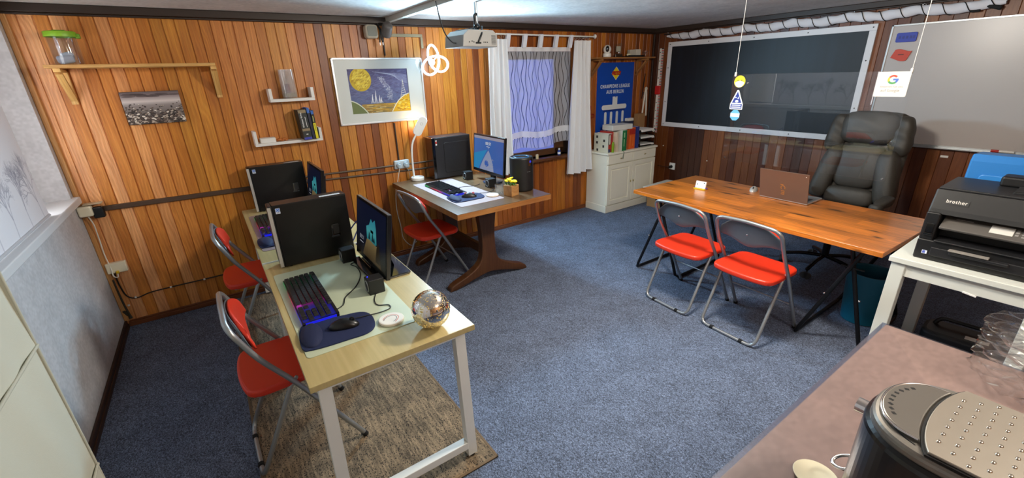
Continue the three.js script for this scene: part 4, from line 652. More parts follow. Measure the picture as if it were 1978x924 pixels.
// corner spotlight and small speaker under the ceiling
{
  const t = thing('wall_speaker', 'small pale square speaker under the ceiling trim', 'speaker', [2.178, 2.085, 0.0]);
  part('housing', box(0.105, 0.105, 0.09, 0, 0, 0.05, 0.022), M(0xb9b2a0, 0.5), t); part('grille', at(ext(rrect(0.08, 0.08, 0.016), 0.004, 0.001), 0, 0.002, 0.0935), M(0x7e8078, 0.8, { bumpMap: scaled(ceilTex, 20, 20), bumpScale: 0.002 }), t, 'grey mesh front');
  const s = thing('spotlight', 'dark grey spotlight with a bare bulb beside the small speaker', 'lamp', [2.295, 2.1, 0.0]);
  part('shade', rot(lathe([[0.0001, 0.11], [0.03, 0.108], [0.042, 0.09], [0.046, 0.0], [0.043, 0.0], [0.039, 0.088], [0.0001, 0.104]], 28), 0.85, 0, 0).translate(0, -0.035, 0.09), M(0x55504e, 0.5), s); part('bulb', rot(lathe([[0.0001, 0.06], [0.012, 0.055], [0.016, 0.03], [0.014, 0.012], [0.0001, 0.004]], 18), 0.85, 0, 0).translate(0, -0.032, 0.085), M(0xd8b89a, 0.25), s); part('arm', pipe([[0, 0.0, 0.0], [0, 0.04, 0.05], [0, 0.03, 0.08]], 0.008, 0.02, 8), darkGrey, s);
  const c = thing('hanging_plugs', 'pair of black cables with silver plugs hanging beside the spotlight', 'cable', [2.24, 2.0, 0.09]);
  part('cords', [cable([[0, 0.15, -0.04], [0.005, 0.09, 0], [-0.006, 0.03, 0.01], [-0.01, 0, 0.01]], 0.006), cable([[0.005, 0.15, -0.04], [0.012, 0.09, 0.01], [0.01, 0.03, 0.012], [0.014, 0, 0.012]], 0.006)], wire, c); for (const x of [-0.01, 0.014]) part('plug_tip', cyl(0.006, 0.006, 0.022, x, -0.012, 0.011, 10), chrome, c);
}
// projector on a ceiling pole
{
  const t = thing('projector', 'white-grey projector hanging from a ceiling pole', 'projector', [2.575, 1.955, 1.05], 0.12);
  const s = poly([[-0.155, -0.055], [0.155, -0.055], [0.155, 0.03], [0.12, 0.055], [-0.1, 0.055], [-0.145, 0.02]]);
  part('body', at(ext(s, 0.23, 0.006, 2), 0, 0, -0.115), M(0x8e8c88, 0.45), t);
  part('ports', [cyl(0.007, 0.007, 0.004, -0.075, -0.02, 0.1155, 12).rotateX(0), ...[-0.1, -0.06, 0.03, 0.045, 0.06].map((x) => box(0.008, 0.008, 0.003, x, -0.025, 0.115, 0.001)), box(0.05, 0.012, 0.003, -0.02, -0.03, 0.115, 0.002)], rubber, t, 'dark sockets');
  part('grille', [...Array(7).keys()].map((i) => box(0.04, 0.004, 0.003, 0.12, -0.035 + i * 0.009, 0.1155, 0.001)), darkGrey, t, 'ventilation slats');
  part('lens', [cyl(0.03, 0.03, 0.03, -0.06, -0.005, -0.125, 24).rotateX(0)], blackGloss, t).visible = true;
  part('mount', [pipe([[0.02, 0.05, 0.02], [0.06, 0.085, 0], [0.06, 0.12, 0]], 0.012, 0.02, 8), sph(0.026, 0.06, 0.085, 0, 14), pipe([[-0.02, -0.02, 0.118], [0.01, 0.03, 0.12], [0.06, 0.08, 0.06]], 0.007, 0.02, 8), pipe([[-0.09, 0.055, -0.05], [0.06, 0.075, 0], [0.1, 0.055, -0.06]], 0.007, 0.02, 8), pipe([[0.035, 0.1, 0.02], [0.03, 0.16, 0.02], [0.045, 0.165, 0.02]], 0.011, 0.02, 8)], blackMetal, t);
  part('pole', cyl(0.0125, 0.0125, 0.15, 0.06, 0.18, 0, 16), silverPaint, t);
  solo('projector_cable', cable([[2.425, 1.925, 1.1], [2.4, 1.93, 1.1], [2.36, 1.98, 1.08], [2.335, 2.08, 1.06], [2.32, 2.19, 1.05]], 0.0045, 8), wire, 'black cable drooping from the ceiling to the projector', 'cable');
}
// curtains
function cloth(f, nu, nv) { const g = new THREE.PlaneGeometry(1, 1, nu, nv), p = g.attributes.position; for (let i = 0; i < p.count; i++) { const q = f(p.getX(i) + 0.5, p.getY(i) + 0.5); p.setXYZ(i, q[0], q[1], q[2]); } g.computeVertexNormals(); return g; }
const drapeMat = MP(0xf2f3f4, 0.85, { side: THREE.DoubleSide, transmission: 0.12, thickness: 0 });
function drape(label, xt0, xt1, xb0, xb1, yt, yb, folds, ph) {
  const t = thing('curtain', label, 'curtain', [0, 0, 0.125], 0, 'white curtain panels');
  const f = (o) => (u, v) => { const x0 = xb0 + (xt0 - xb0) * Math.pow(v, 0.8), x1 = xb1 + (xt1 - xb1) * Math.pow(v, 0.8), a = 0.022 + 0.012 * (1 - v), hem = (1 - v) < 0.02 ? 0.002 : 0; return [x0 + (x1 - x0) * u + 0.006 * Math.sin(u * folds * 3.1 + 1), yb + (yt - yb) * v + 0.01 * Math.sin(u * 5 + ph) * (1 - v) + (u - 0.5) * 0.02 * (1 - v), Math.sin(u * folds * Math.PI * 2 + ph + 0.6 * Math.sin(v * 3)) * a + 0.006 * Math.sin(u * folds * 4.3 * Math.PI + v * 4) + o + hem]; };
  part('fabric', cloth(f(0), 90, 30), drapeMat, t);
  part('header_band', cloth((u, v) => f(0.002)(u, 0.985 + v * 0.015), 60, 2), drapeMat, t);
  for (let i = 0; i < 5; i++) part('ring', at(new THREE.TorusGeometry(0.013, 0.0022, 6, 16).rotateY(Math.PI / 2 + 0.3), xt0 + 0.03 + (xt1 - xt0 - 0.06) * i / 4, yt + 0.022, 0), steelBrushed, t);
}
drape('white curtain panel on the left of the window, behind the monitor', 3.29, 3.53, 3.24, 3.56, 2.04, 0.67, 4.5, 0.4);
drape('white curtain panel on the right of the window, nearest the blue poster', 4.43, 4.68, 4.34, 4.78, 2.04, 0.535, 4.2, 2.1);
{
  const t = thing('curtain_rod', 'white curtain rod with round ends above the window', 'curtain rod', [0, 2.085, 0.11]);
  part('rod', rot(cyl(0.008, 0.008, 1.46, 0, 0, 0, 12), 0, 0, Math.PI / 2 - 0.004).translate(4.04, 0.0, 0), whitePaint, t); for (const x of [3.31, 4.775]) part('finial', at(new THREE.SphereGeometry(0.024, 16, 12).scale(0.5, 1, 1), x, 0, 0), whitePaint, t);
  for (const x of [3.4, 4.7]) part('bracket', pipe([[x, 0, 0], [x, -0.005, -0.06], [x, -0.01, -0.108]], 0.006, 0.02, 8), whitePaint, t);
}
{
  const sw = 1024, sh = 1024, draw = (bg, line, band) => (x) => {
    x.fillStyle = bg; x.fillRect(0, 0, sw, sh); x.fillStyle = band; x.fillRect(0, 0, sw, 40); x.fillRect(0, 846, sw, 66);
    for (let i = 0; i < 19; i++) { const cx = 24 + i * 54, am = 15 + 9 * hash(i, 1, 4), ph = hash(i, 2, 4) * 6; x.strokeStyle = line; x.beginPath(); for (let y = 44; y <= sh; y += 6) { if (y > 846 && y < 912) { x.moveTo(cx, y); continue; } x.lineTo(cx + am * Math.sin(y / (50 + 12 * hash(i, 3, 4)) + ph), y); } x.lineWidth = 6 + 5 * hash(i, 5, 4); x.stroke(); }
  };
  const m = new THREE.MeshStandardMaterial({ color: 0xffffff, roughness: 0.9, side: THREE.DoubleSide, map: canvasTex(sw, sh, draw('#e9ecf4', '#1c1e28', '#f4f5f8')), alphaMap: canvasTex(sw, sh, draw('#5c5c5c', '#c8c8c8', '#b4b4b4')), transparent: true });
  m.alphaMap.colorSpace = THREE.NoColorSpace;
  const t = thing('sheer_curtain', 'sheer white curtain with dark wavy stripes in the window', 'curtain', [0, 0, 0.07]);
  part('fabric', cloth((u, v) => [3.545 + 0.89 * u, (0.90 + 0.025 * u + 0.02 * Math.sin(u * 9)) * (1 - v) + 1.972 * v, 0.012 * Math.sin(u * 22) * (0.4 + 0.6 * (1 - v)) + 0.005 * Math.sin(u * 47 + v * 3)], 90, 24), m, t);
  for (let i = 0; i < 5; i++) { const x = 3.555 + i * 0.213; part('tab', cloth((u, v) => { const a = v * Math.PI * 2; const s = v < 0.4 ? [0.011, 1.965 + (v / 0.4) * 0.12] : v > 0.6 ? [-0.011, 2.085 - ((v - 0.6) / 0.4) * 0.12] : [0.011 * Math.cos((v - 0.4) / 0.2 * Math.PI), 2.085 + 0.011 * Math.sin((v - 0.4) / 0.2 * Math.PI)]; return [x - 0.023 + 0.05 * u, s[1], s[0] + 0.01 + 0.03 * Math.min(1, Math.max(0, (s[1] - 1.965) / 0.12))]; }, 2, 24), MP(0xdfe2ea, 0.9, { side: THREE.DoubleSide }), t); }
  const b = thing('small_bottle', 'small blue and white bottle on the window sill', 'bottle', [4.31, WIN.y0, 0.03]);
  part('body', lathe([[0.0001, 0], [0.018, 0], [0.019, 0.004], [0.019, 0.055], [0.014, 0.065], [0.0001, 0.065]], 20), M(0x27418c, 0.35), b); part('cap', cyl(0.011, 0.011, 0.02, 0, 0.075, 0, 16), whitePlastic, b); part('label_band', at(new THREE.CylinderGeometry(0.0194, 0.0194, 0.025, 20, 1, true), 0, 0.028, 0), paper, b);
  solo('candle', lathe([[0.0001, 0], [0.018, 0], [0.018, 0.05], [0.014, 0.052], [0.003, 0.049], [0.002, 0.058], [0.0001, 0.058]], 20), M(0xd8c9a0, 0.6), 'short cream candle on the window sill', 'candle', [3.97, WIN.y0, 0.03]);
}
// red cable hook beside the curtain
solo('coiled_wire', join(new THREE.TorusGeometry(0.03, 0.003, 6, 24).scale(1.6, 0.8, 1), at(new THREE.TorusGeometry(0.026, 0.003, 6, 24).scale(1.5, 0.8, 1), 0.006, 0.01, 0.004), box(0.02, 0.06, 0.02, -0.03, 0.1, 0, 0.004)), M(0x9a2418, 0.5), 'thin red coiled wire on a hook beside the right curtain', 'wire', [4.86, 1.18, 0.012]);

// ------------------------------------------------------------------ right half of the back wall: shelf, poster, cabinet
{
  const wood = M(0xb07d46, 0.55, { map: scaled(grains[0], 6, 1) });
  const t = thing('wall_shelf', 'pine shelf above the blue poster with small devices on it', 'shelf', [0, 0, 0]);
  part('board', uvm(bx(4.73, 5.78, 1.842, 1.86, 0.002, 0.2, 0.003), 'x'), wood, t);
  for (const x of [4.84, 5.66]) part('bracket', at(bracketGeo(0.18, 0.2, 0.036), x, 1.842, 0.002), wood, t);
  const c = thing('security_camera', 'white egg-shaped security camera on the pine shelf', 'camera', [4.985, 1.86, 0.11], -0.75);
  part('base', lathe([[0.0001, 0], [0.045, 0], [0.05, 0.012], [0.048, 0.04], [0.04, 0.05], [0.0001, 0.052]], 28), whitePlastic, c); part('head', at(new THREE.SphereGeometry(0.047, 28, 20).scale(1, 1.06, 0.95), 0, 0.088, 0), whitePlastic, c); part('lens_panel', at(new THREE.SphereGeometry(0.03, 20, 14).scale(0.75, 1.15, 0.4), 0, 0.092, 0.037), blackGloss, c);
  const tr = thing('glass_trophy', 'clear glass trophy with an etched block on the pine shelf', 'trophy', [5.19, 1.86, 0.1], -0.5);
  part('base', box(0.09, 0.035, 0.06, 0, 0.0175, 0, 0.004), blackGloss, tr); part('block', at(ext(poly([[-0.045, 0.035], [0.045, 0.035], [0.048, 0.14], [0.03, 0.165], [-0.015, 0.15], [-0.048, 0.15]]), 0.022, 0.003), 0, 0, -0.011), MP(0xf2f2ee, 0.06, { transmission: 1, thickness: 0, ior: 1.5 }), tr); part('etching', at(card(0.055, 0.06), 0, 0.095, 0.0), M(0xb8b4a8, 0.6, { side: THREE.DoubleSide }), tr); part('medal', at(new THREE.SphereGeometry(0.015, 16, 10).scale(1, 1, 0.4), 0, 0.05, 0.032), chrome, tr);
  solo('black_tray', join(bx(-0.15, 0.15, 0, 0.012, -0.06, 0.06, 0.003), bx(-0.15, 0.15, 0.012, 0.022, 0.052, 0.06, 0.002)), blackPlastic, 'flat black tray under small boxes on the pine shelf', 'tray', [5.46, 1.86, 0.1]);
  solo('small_box', box(0.085, 0.075, 0.05, 0, 0.0375, 0, 0.002), M(0xb9b5a8, 0.6), 'small patterned grey box on the black tray', 'box', [5.45, 1.872, 0.08], -0.2);
  solo('small_box', box(0.085, 0.08, 0.05, 0, 0.04, 0, 0.002), M(0xcdc8bc, 0.6), 'pale square box on the right of the pine shelf', 'box', [5.555, 1.872, 0.08], -0.1);
  const j = thing('glass_jar', 'small glass jar at the end of the pine shelf', 'jar', [5.675, 1.86, 0.12]);
  part('glass_body', lathe([[0.0001, 0.001], [0.03, 0.001], [0.034, 0.02], [0.03, 0.06], [0.028, 0.06], [0.031, 0.02], [0.0001, 0.005]], 24), MP(0xffffff, 0.04, { transmission: 1, thickness: 0, ior: 1.45 }), j); part('lid', cyl(0.032, 0.032, 0.014, 0, 0.067, 0, 24), M(0x7a4a3a, 0.4), j);
  solo('crumpled_paper', new THREE.IcosahedronGeometry(0.024, 1).scale(1.5, 0.7, 1).translate(0, 0.016, 0), M(0xd8cfae, 0.8), 'crumpled cream paper on the black tray', 'paper', [5.36, 1.872, 0.12]);
  // poster
  const pw = 0.665, ph = 0.86;
  solo('poster', (() => { const g = box(pw, ph, 0.003, 0, 0, 0, 0), n = clean(g), p = n.attributes.position, uv = n.attributes.uv; for (let i = 0; i < p.count; i++) uv.setXY(i, p.getX(i) / pw + 0.5, p.getY(i) / ph + 0.5); return n; })(),
    print(512, 662, (x, w, h) => {
      x.fillStyle = '#0c48b0'; x.fillRect(0, 0, w, h);
      x.fillStyle = '#f2d21a'; x.beginPath(); x.moveTo(256, 38); x.lineTo(318, 98); x.lineTo(256, 158); x.lineTo(194, 98); x.fill(); x.strokeStyle = '#f6f2e0'; x.lineWidth = 4; x.stroke();
      x.save(); x.translate(256, 112); x.font = 'italic bold 42px sans-serif'; x.textAlign = 'center'; x.lineWidth = 6; x.strokeStyle = '#7a0e10'; x.strokeText('FRITZ!', 0, 0); x.fillStyle = '#e02418'; x.fillText('FRITZ!', 0, 0); x.restore();
      x.fillStyle = '#e6ecf2'; x.textAlign = 'center'; x.font = 'bold 47px sans-serif'; x.fillText('CHAMPIONS LEAGUE', 256, 232, 420); x.fillText('AUS BERLIN', 256, 284, 250);
      x.fillStyle = '#e4e6e6'; x.fillRect(224, 314, 70, 76); x.fillStyle = '#0c48b0'; x.fillRect(264, 312, 10, 12); x.fillStyle = '#e4e6e6'; x.beginPath(); x.roundRect(76, 390, 356, 46, 22); x.fill(); x.fillStyle = '#0a2f80'; x.fillRect(100, 436, 310, 16); x.fillStyle = '#dde2e4'; for (const a of [114, 196, 280, 364]) { x.beginPath(); x.roundRect(a, 456, 34, 230, 14); x.fill(); }
    }, 0.45), 'blue poster with white lettering and a white gate emblem', 'poster', [5.275, 1.375, 0.003]);
  // long-handled white tool and black strap on the wall
  solo('white_tool', join(pipe([[-0.045, -0.25, 0], [-0.012, 0.06, 0], [0.0, 0.09, 0]], 0.012, 0.03, 8), pipe([[0.035, -0.25, 0], [0.018, 0.03, 0], [0.008, 0.09, 0]], 0.012, 0.03, 8), at(new THREE.TorusGeometry(0.018, 0.009, 8, 20), 0.004, 0.095, 0)), M(0xd8d2c4, 0.5), 'white long-handled pliers hanging above the cardboard box', 'tool', [5.86, 1.37, 0.02]);
  solo('black_strap', join(at(rot(box(0.014, 0.32, 0.006, 0, 0, 0, 0.002), 0, 0, -0.1), 0, 0, 0), at(rot(box(0.012, 0.14, 0.006, 0, 0, 0, 0.002), 0, 0, 0.3), 0.028, -0.14, 0.004)), rubber, 'black strap hanging on the wall beside the poster', 'strap', [5.82, 1.5, 0.008]);
  solo('switch_plate', box(0.02, 0.035, 0.012, 0, 0, 0, 0.003), whitePlastic, 'tiny white wall switch beside the right curtain', 'switch', [4.79, 1.72, 0.006]);
}
{ // white cabinet
  const cw = M(0xf0eddc, 0.5);
  const t = thing('white_cabinet', 'low cream-white cabinet with two doors and drawers in the corner', 'cabinet', [4.79, 0, 0.0]), w = 0.92, h = 0.765, d = 0.385;
  part('body', [bx(0.005, w - 0.005, 0.0, h - 0.025, 0.022, d - 0.02, 0.003), bx(0.0, w, 0.0, 0.09, 0.022, d - 0.004, 0.003)], cw, t); part('top', bx(-0.012, w + 0.012, h - 0.025, h, 0.02, d + 0.01, 0.005), cw, t);
  for (const k of [0, 1]) {
    const x0 = 0.012 + k * (w - 0.012) / 2, x1 = x0 + (w - 0.024) / 2 - 0.004;
    const dr = part('drawer', bx(x0, x1, 0.622, 0.735, d - 0.02, d, 0.004), cw, t); part('knob', at(new THREE.SphereGeometry(0.011, 12, 8).scale(1.6, 0.7, 0.8), (x0 + x1) / 2, 0.68, d + 0.008), M(0xb8a878, 0.3, { metalness: 0.7 }), dr);
    const fw = 0.055, door = part('door', [bx(x0, x0 + fw, 0.1, 0.612, d - 0.02, d, 0.003), bx(x1 - fw, x1, 0.1, 0.612, d - 0.02, d, 0.003), bx(x0 + fw, x1 - fw, 0.1, 0.155, d - 0.02, d, 0.003), bx(x0 + fw, x1 - fw, 0.557, 0.612, d - 0.02, d, 0.003), bx(x0 + fw + 0.012, x1 - fw - 0.012, 0.17, 0.542, d - 0.016, d - 0.004, 0.006), bx(x0 + fw, x1 - fw, 0.155, 0.557, d - 0.02, d - 0.012, 0)], cw, t);
    part('handle', at(new THREE.SphereGeometry(0.01, 12, 8).scale(0.8, 1.6, 0.9), k ? x0 + 0.022 : x1 - 0.022, 0.36, d + 0.008), M(0xb8a878, 0.3, { metalness: 0.7 }), door);
  }
  const y = h, g = 'books on the white cabinet';
  const red = M(0xa82a22, 0.5), inkRed = (x) => { x.fillStyle = '#23262c'; x.fillRect(0, 0, 64, 256); x.fillStyle = '#d8d4c8'; x.fillRect(12, 14, 22, 130); x.fillStyle = '#b03028'; x.fillRect(40, 0, 24, 256); x.fillRect(0, 150, 64, 60); x.fillStyle = '#34406a'; x.fillRect(0, 212, 38, 44); };
  book('pale boxed book with small dark squares at the left end of the cabinet', 4.865, y, 0.1, 0.068, 0.225, 0.24, M(0xd6d6c4, 0.5), null, 0, g, (b, w2, h2, d2) => { spine(b, w2, h2, d2, 64, 256, inkRed); const q = part('cover_print', [[-0.07, 0.18], [0.05, 0.14], [-0.07, 0.11], [0.04, 0.07], [-0.06, 0.02]].map(([z, yy]) => at(card(0.03, 0.03).rotateY(-Math.PI / 2), -w2 / 2 - 0.0006, yy, z)), M(0x2a2a2c, 0.6), b); });
  book('thin red book beside the pale boxed book', 4.92, y, 0.12, 0.03, 0.245, 0.2, red, null, 0, g);
  book('thin cream book beside the red one on the cabinet', 4.962, y, 0.12, 0.03, 0.235, 0.245, M(0xe0cdb4, 0.6), null, 0, g);
  solo('small_bottle', join(lathe([[0.0001, 0], [0.016, 0], [0.017, 0.1], [0.012, 0.115], [0.011, 0.128], [0.0001, 0.128]], 18)), M(0x7a9a1c, 0.4), 'small green bottle standing before the books', 'bottle', [4.895, y, 0.36]);
  book('large white book with a green spine on the white cabinet', 5.075, y, 0.13, 0.085, 0.255, 0.25, M(0xd9d9cf, 0.5), null, 0, g, (b, w2, h2, d2) => spine(b, w2, h2, d2, 64, 256, (x) => { x.fillStyle = '#1f7a44'; x.fillRect(0, 0, 64, 256); x.fillStyle = '#16603a'; x.fillRect(50, 0, 14, 256); x.fillStyle = '#a8d0a0'; x.fillRect(22, 30, 14, 60); x.fillRect(24, 110, 10, 90); }));
  book('dark navy book beside the green-spined one', 5.14, y, 0.12, 0.035, 0.245, 0.2, M(0x1c2238, 0.5), null, 0, g);
  book('brown-orange book with a low spine beside the orange one', 5.18, y, 0.12, 0.035, 0.2, 0.22, M(0xb0562a, 0.5), null, 0, g);
  book('thick orange book with a red top on the white cabinet', 5.262, y, 0.1, 0.115, 0.265, 0.24, M(0xdc6a24, 0.5), null, 0, g, (b, w2, h2, d2) => spine(b, w2, h2, d2, 64, 160, (x) => { x.fillStyle = '#d85a1c'; x.fillRect(0, 0, 64, 160); x.fillStyle = '#b02a1a'; x.fillRect(0, 10, 64, 40); x.fillStyle = '#e88838'; x.fillRect(10, 60, 6, 90); x.fillRect(40, 70, 5, 70); }));
  book('slim navy binder at the right end of the books', 5.36, y, 0.06, 0.045, 0.27, 0.29, M(0x2a3a80, 0.5), null, 0, g);
  solo('white_box', join(box(0.33, 0.062, 0.19, 0, 0.031, 0, 0.004), box(0.2, 0.05, 0.002, 0.06, 0.031, 0.0955, 0)), M(0xd8d8d4, 0.5), 'white flat carton lying on top of the books', 'box', [5.08, y + 0.256, 0.25], -0.08);
  solo('navy_folder', join(box(0.2, 0.31, 0.05, 0, 0.155, 0, 0.004), box(0.19, 0.3, 0.04, 0.006, 0.155, 0.003, 0)), M(0x28304c, 0.6), 'dark navy folder standing behind the books', 'folder', [5.48, y, 0.055], 0.02);
  solo('cardboard_box', join(box(0.14, 0.39, 0.07, 0, 0.195, 0, 0.002), box(0.05, 0.38, 0.002, -0.02, 0.195, 0.036, 0)), cardboard, 'narrow cardboard box standing behind the paper trays', 'box', [5.72, y, 0.06]);
  solo('white_carton', box(0.11, 0.035, 0.06, 0, 0, 0, 0.003), offWhite, 'small white carton on top of the navy folder', 'box', [5.52, y + 0.3275, 0.055]);
  const tr = thing('letter_tray', 'stack of dark paper trays with papers on the cabinet', 'tray', [5.535, y, 0.235]);
  for (let k = 0; k < 3; k++) { const yy = 0.012 + k * 0.085; const shelf = part('tray', [bx(-0.13, 0.16, yy, yy + 0.006, -0.12, 0.12, 0.002), bx(-0.13, -0.124, yy, yy + 0.035, -0.12, 0.12, 0.002), bx(0.154, 0.16, yy, yy + 0.035, -0.12, 0.12, 0.002)], blackPlastic, tr); part('paper_stack', at(rot(box(0.25, 0.012 + 0.008 * k, 0.215, 0, 0, 0, 0.001), 0, 0.06 * (k - 1), 0), 0.015, yy + 0.018 + 0.004 * k, 0.012), paper, shelf); part('label_clip', box(0.05, 0.014, 0.004, 0.12, yy + 0.012, 0.122, 0.001), whitePlastic, shelf); }
  for (const [x, z] of [[-0.125, -0.11], [0.155, -0.11], [-0.125, 0.11], [0.155, 0.11]]) part('post', cyl(0.004, 0.004, 0.22, x, 0.11, z, 8), blackPlastic, tr);
  solo('bookmark_ribbon', cable([[0, 0, 0], [0.002, -0.02, 0.008], [-0.004, -0.05, 0.006], [-0.008, -0.09, 0.006]], 0.004, 6), M(0x3c5a40, 0.7), 'green ribbon hanging over the cabinet edge', 'ribbon', [5.05, y, 0.397]);
}
solo('cardboard_box', join(bx(-0.2, 0.2, 0, 0.255, -0.1, 0.1, 0.003), bx(-0.2, 0.2, 0.255, 0.258, -0.1, -0.002, 0.001), bx(-0.2, 0.2, 0.255, 0.258, 0.002, 0.1, 0.001)), cardboard, 'brown cardboard box on the floor beside the white cabinet', 'box', [5.66, 0, 0.585], 0.05);
solo('paper_pack', join(bx(-0.27, 0.27, 0, 0.026, -0.1, 0.1, 0.003), bx(-0.26, 0.26, 0.026, 0.03, -0.09, 0.09, 0.002)), offWhite, 'flat white pack lying on the cardboard box behind the wooden desk', 'pack', [5.62, 0.259, 0.585], 0.06);

// ------------------------------------------------------------------ on the right wall
{
  const x = W, t = thing('blackboard', 'large black board with a white screwed frame', 'board', [0, 0, 0]);
  const z0 = 0.25, z1 = 2.432, y0 = 0.985, y1 = 2.025, fw = 0.055;
  const streak = tex(512, 256, (u, v) => { const k = 0.36 + 0.3 * vnoise(u * 60, v * 3, 60, 3, 5) + 0.24 * vnoise(u * 14, v * 5, 14, 5, 6) + 0.1 * hash(Math.floor(u * 512), Math.floor(v * 256), 3); return [k * 0.9, k, k * 1.12]; });
  part('panel', uvm(bx(x - 0.014, x - 0.002, y0 + 0.01, y1 - 0.01, z0 + 0.01, z1 - 0.01, 0)), M(0x15191f, 0.5, { map: scaled(streak, 0.5, 0.9) }), t);
  const fr = M(0xd9d9dc, 0.5);
  for (const a of [[y0, y0 + fw, z0, z1], [y1 - fw, y1, z0, z1], [y0 + fw, y1 - fw, z0, z0 + fw], [y0 + fw, y1 - fw, z1 - fw, z1]]) part('frame_strip', bx(x - 0.024, x - 0.003, a[0], a[1], a[2], a[3], 0.003), fr, t);
  for (let k = 0; k < 5; k++) for (const y of [y0 + 0.028, y1 - 0.028]) part('screw', sph(0.006, x - 0.0245, y, z0 + 0.03 + k * (z1 - z0 - 0.06) / 4, 8), darkGrey, t); for (const y of [1.3, 1.72]) for (const z of [z0 + 0.028, z1 - 0.028]) part('screw', sph(0.006, x - 0.0245, y, z, 8), darkGrey, t);
  const wb = thing('whiteboard', 'large whiteboard with an aluminium frame', 'board', [0, 0, 0]);
  const a0 = 2.535, a1 = 4.3, b0 = 1.0, b1 = 2.0, alu = M(0xb4b8ba, 0.35, { metalness: 0.8 });
  part('panel', bx(x - 0.014, x - 0.002, b0 + 0.005, b1 - 0.005, a0 + 0.005, a1 - 0.005, 0), M(0xb4aeab, 0.3), wb);
  for (const a of [[b0, b0 + 0.02, a0, a1], [b1 - 0.014, b1, a0, a1], [b0, b1, a0, a0 + 0.014], [b0, b1, a1 - 0.014, a1]]) part('frame_strip', bx(x - 0.022, x - 0.001, a[0], a[1], a[2], a[3], 0.002), alu, wb);
  part('tray', bx(x - 0.06, x - 0.02, b0 - 0.004, b0 + 0.006, 2.9, a1 - 0.05, 0.002), alu, wb);
  const mk = (n, z, c, label) => { const m = thing('marker', label, 'marker', [x - 0.042, b0 + 0.016, z]); part('barrel', rot(cyl(0.009, 0.009, 0.09, 0, 0, 0, 14), Math.PI / 2), whitePlastic, m); part('cap', rot(cyl(0.0098, 0.0098, 0.045, 0, 0, 0, 14), Math.PI / 2).translate(0, 0, -0.06), c, m); };
  mk(0, 3.47, M(0xb82318, 0.4), 'red-capped marker in the whiteboard tray'); mk(1, 3.66, M(0x22386a, 0.4), 'blue-capped marker in the whiteboard tray');
  const bm = thing('magnet', 'blue rectangular magnet in the whiteboard corner', 'magnet', [x - 0.018, 1.895, 2.655]); part('plate', rot(ext(rrect(0.14, 0.075, 0.012), 0.008, 0.002), 0, -Math.PI / 2, 0), M(0x2438a0, 0.5), bm); part('lettering', rot(join(...[-0.045, -0.02, 0.005, 0.03, 0.05].map((q) => box(0.014, 0.022, 0.001, q, 0, 0, 0))), 0, -Math.PI / 2, 0).translate(-0.0085, 0, 0), M(0x1a2878, 0.5), bm);
  const rm = thing('magnet', 'red flag-shaped magnet below the blue one', 'magnet', [x - 0.018, 1.755, 2.648]);
  const s = new THREE.Shape(); s.moveTo(-0.07, -0.02); s.bezierCurveTo(-0.03, -0.03, 0.0, -0.065, 0.045, -0.045); s.lineTo(0.07, 0.03); s.bezierCurveTo(0.03, 0.02, 0.0, 0.06, -0.045, 0.045); s.closePath();
  part('plate', rot(ext(s, 0.007, 0.001), 0, -Math.PI / 2, 0), M(0xc23a1e, 0.5), rm); part('lettering', box(0.002, 0.007, 0.04, -0.0075, 0.003, 0, 0), M(0x5a1208, 0.5), rm);
}
{ // measuring stick with red slider
  const t = thing('measuring_stick', 'tall white measuring stick with red markings in the corner', 'ruler', [W - 0.006, 0.89, 0.143]);
  part('stick', (() => { const g = clean(box(0.01, 1.07, 0.058, 0, 0.535, 0, 0.001)), p = g.attributes.position, uv = g.attributes.uv; for (let i = 0; i < p.count; i++) uv.setXY(i, p.getZ(i) / 0.058 + 0.5, p.getY(i) / 1.07); return g; })(), print(64, 1024, (x) => { x.fillStyle = '#e4dfd6'; x.fillRect(0, 0, 64, 1024); for (let i = 0; i < 54; i++) { x.fillStyle = i % 2 ? '#b0202a' : '#2a2a30'; x.fillRect(38, i * 19, 26, 10); } x.fillStyle = '#444'; for (let i = 0; i < 10; i++) x.fillRect(8, 40 + i * 100, 16, 12); }), t);
  part('slider', box(0.03, 0.11, 0.075, -0.008, 0.555, -0.005, 0.006), M(0xc01c1c, 0.4), t, 'red slider');
}
{
  const t = thing('wall_socket', 'white wall socket with a black plug on the right panelling', 'socket', [W, 0.46, 0.475]); part('plate', box(0.014, 0.09, 0.085, -0.007, 0, 0, 0.003), whitePlastic, t); part('plug', [rot(cyl(0.02, 0.018, 0.045, 0, 0, 0, 16), 0, 0, Math.PI / 2).translate(-0.035, -0.005, -0.005), pipe([[-0.055, -0.005, -0.005], [-0.075, -0.008, -0.03], [-0.06, -0.01, -0.2]], 0.004, 0.02, 6)], rubber, t, 'black plug');
  solo('wall_sticker', box(0.004, 0.018, 0.05, 0, 0, 0, 0.001), paper, 'small white sticker on the panelling below the whiteboard', 'sticker', [W - 0.002, 0.93, 3.125]);
  for (const [y, z, d] of [[0.72, 0.3, 'near the corner'], [0.6, 0.97, 'below the blackboard']]) solo('wall_pin', new THREE.SphereGeometry(0.008, 10, 8), whitePlastic, 'tiny white pin on the right panelling ' + d, 'pin', [W - 0.004, y, z]);
}
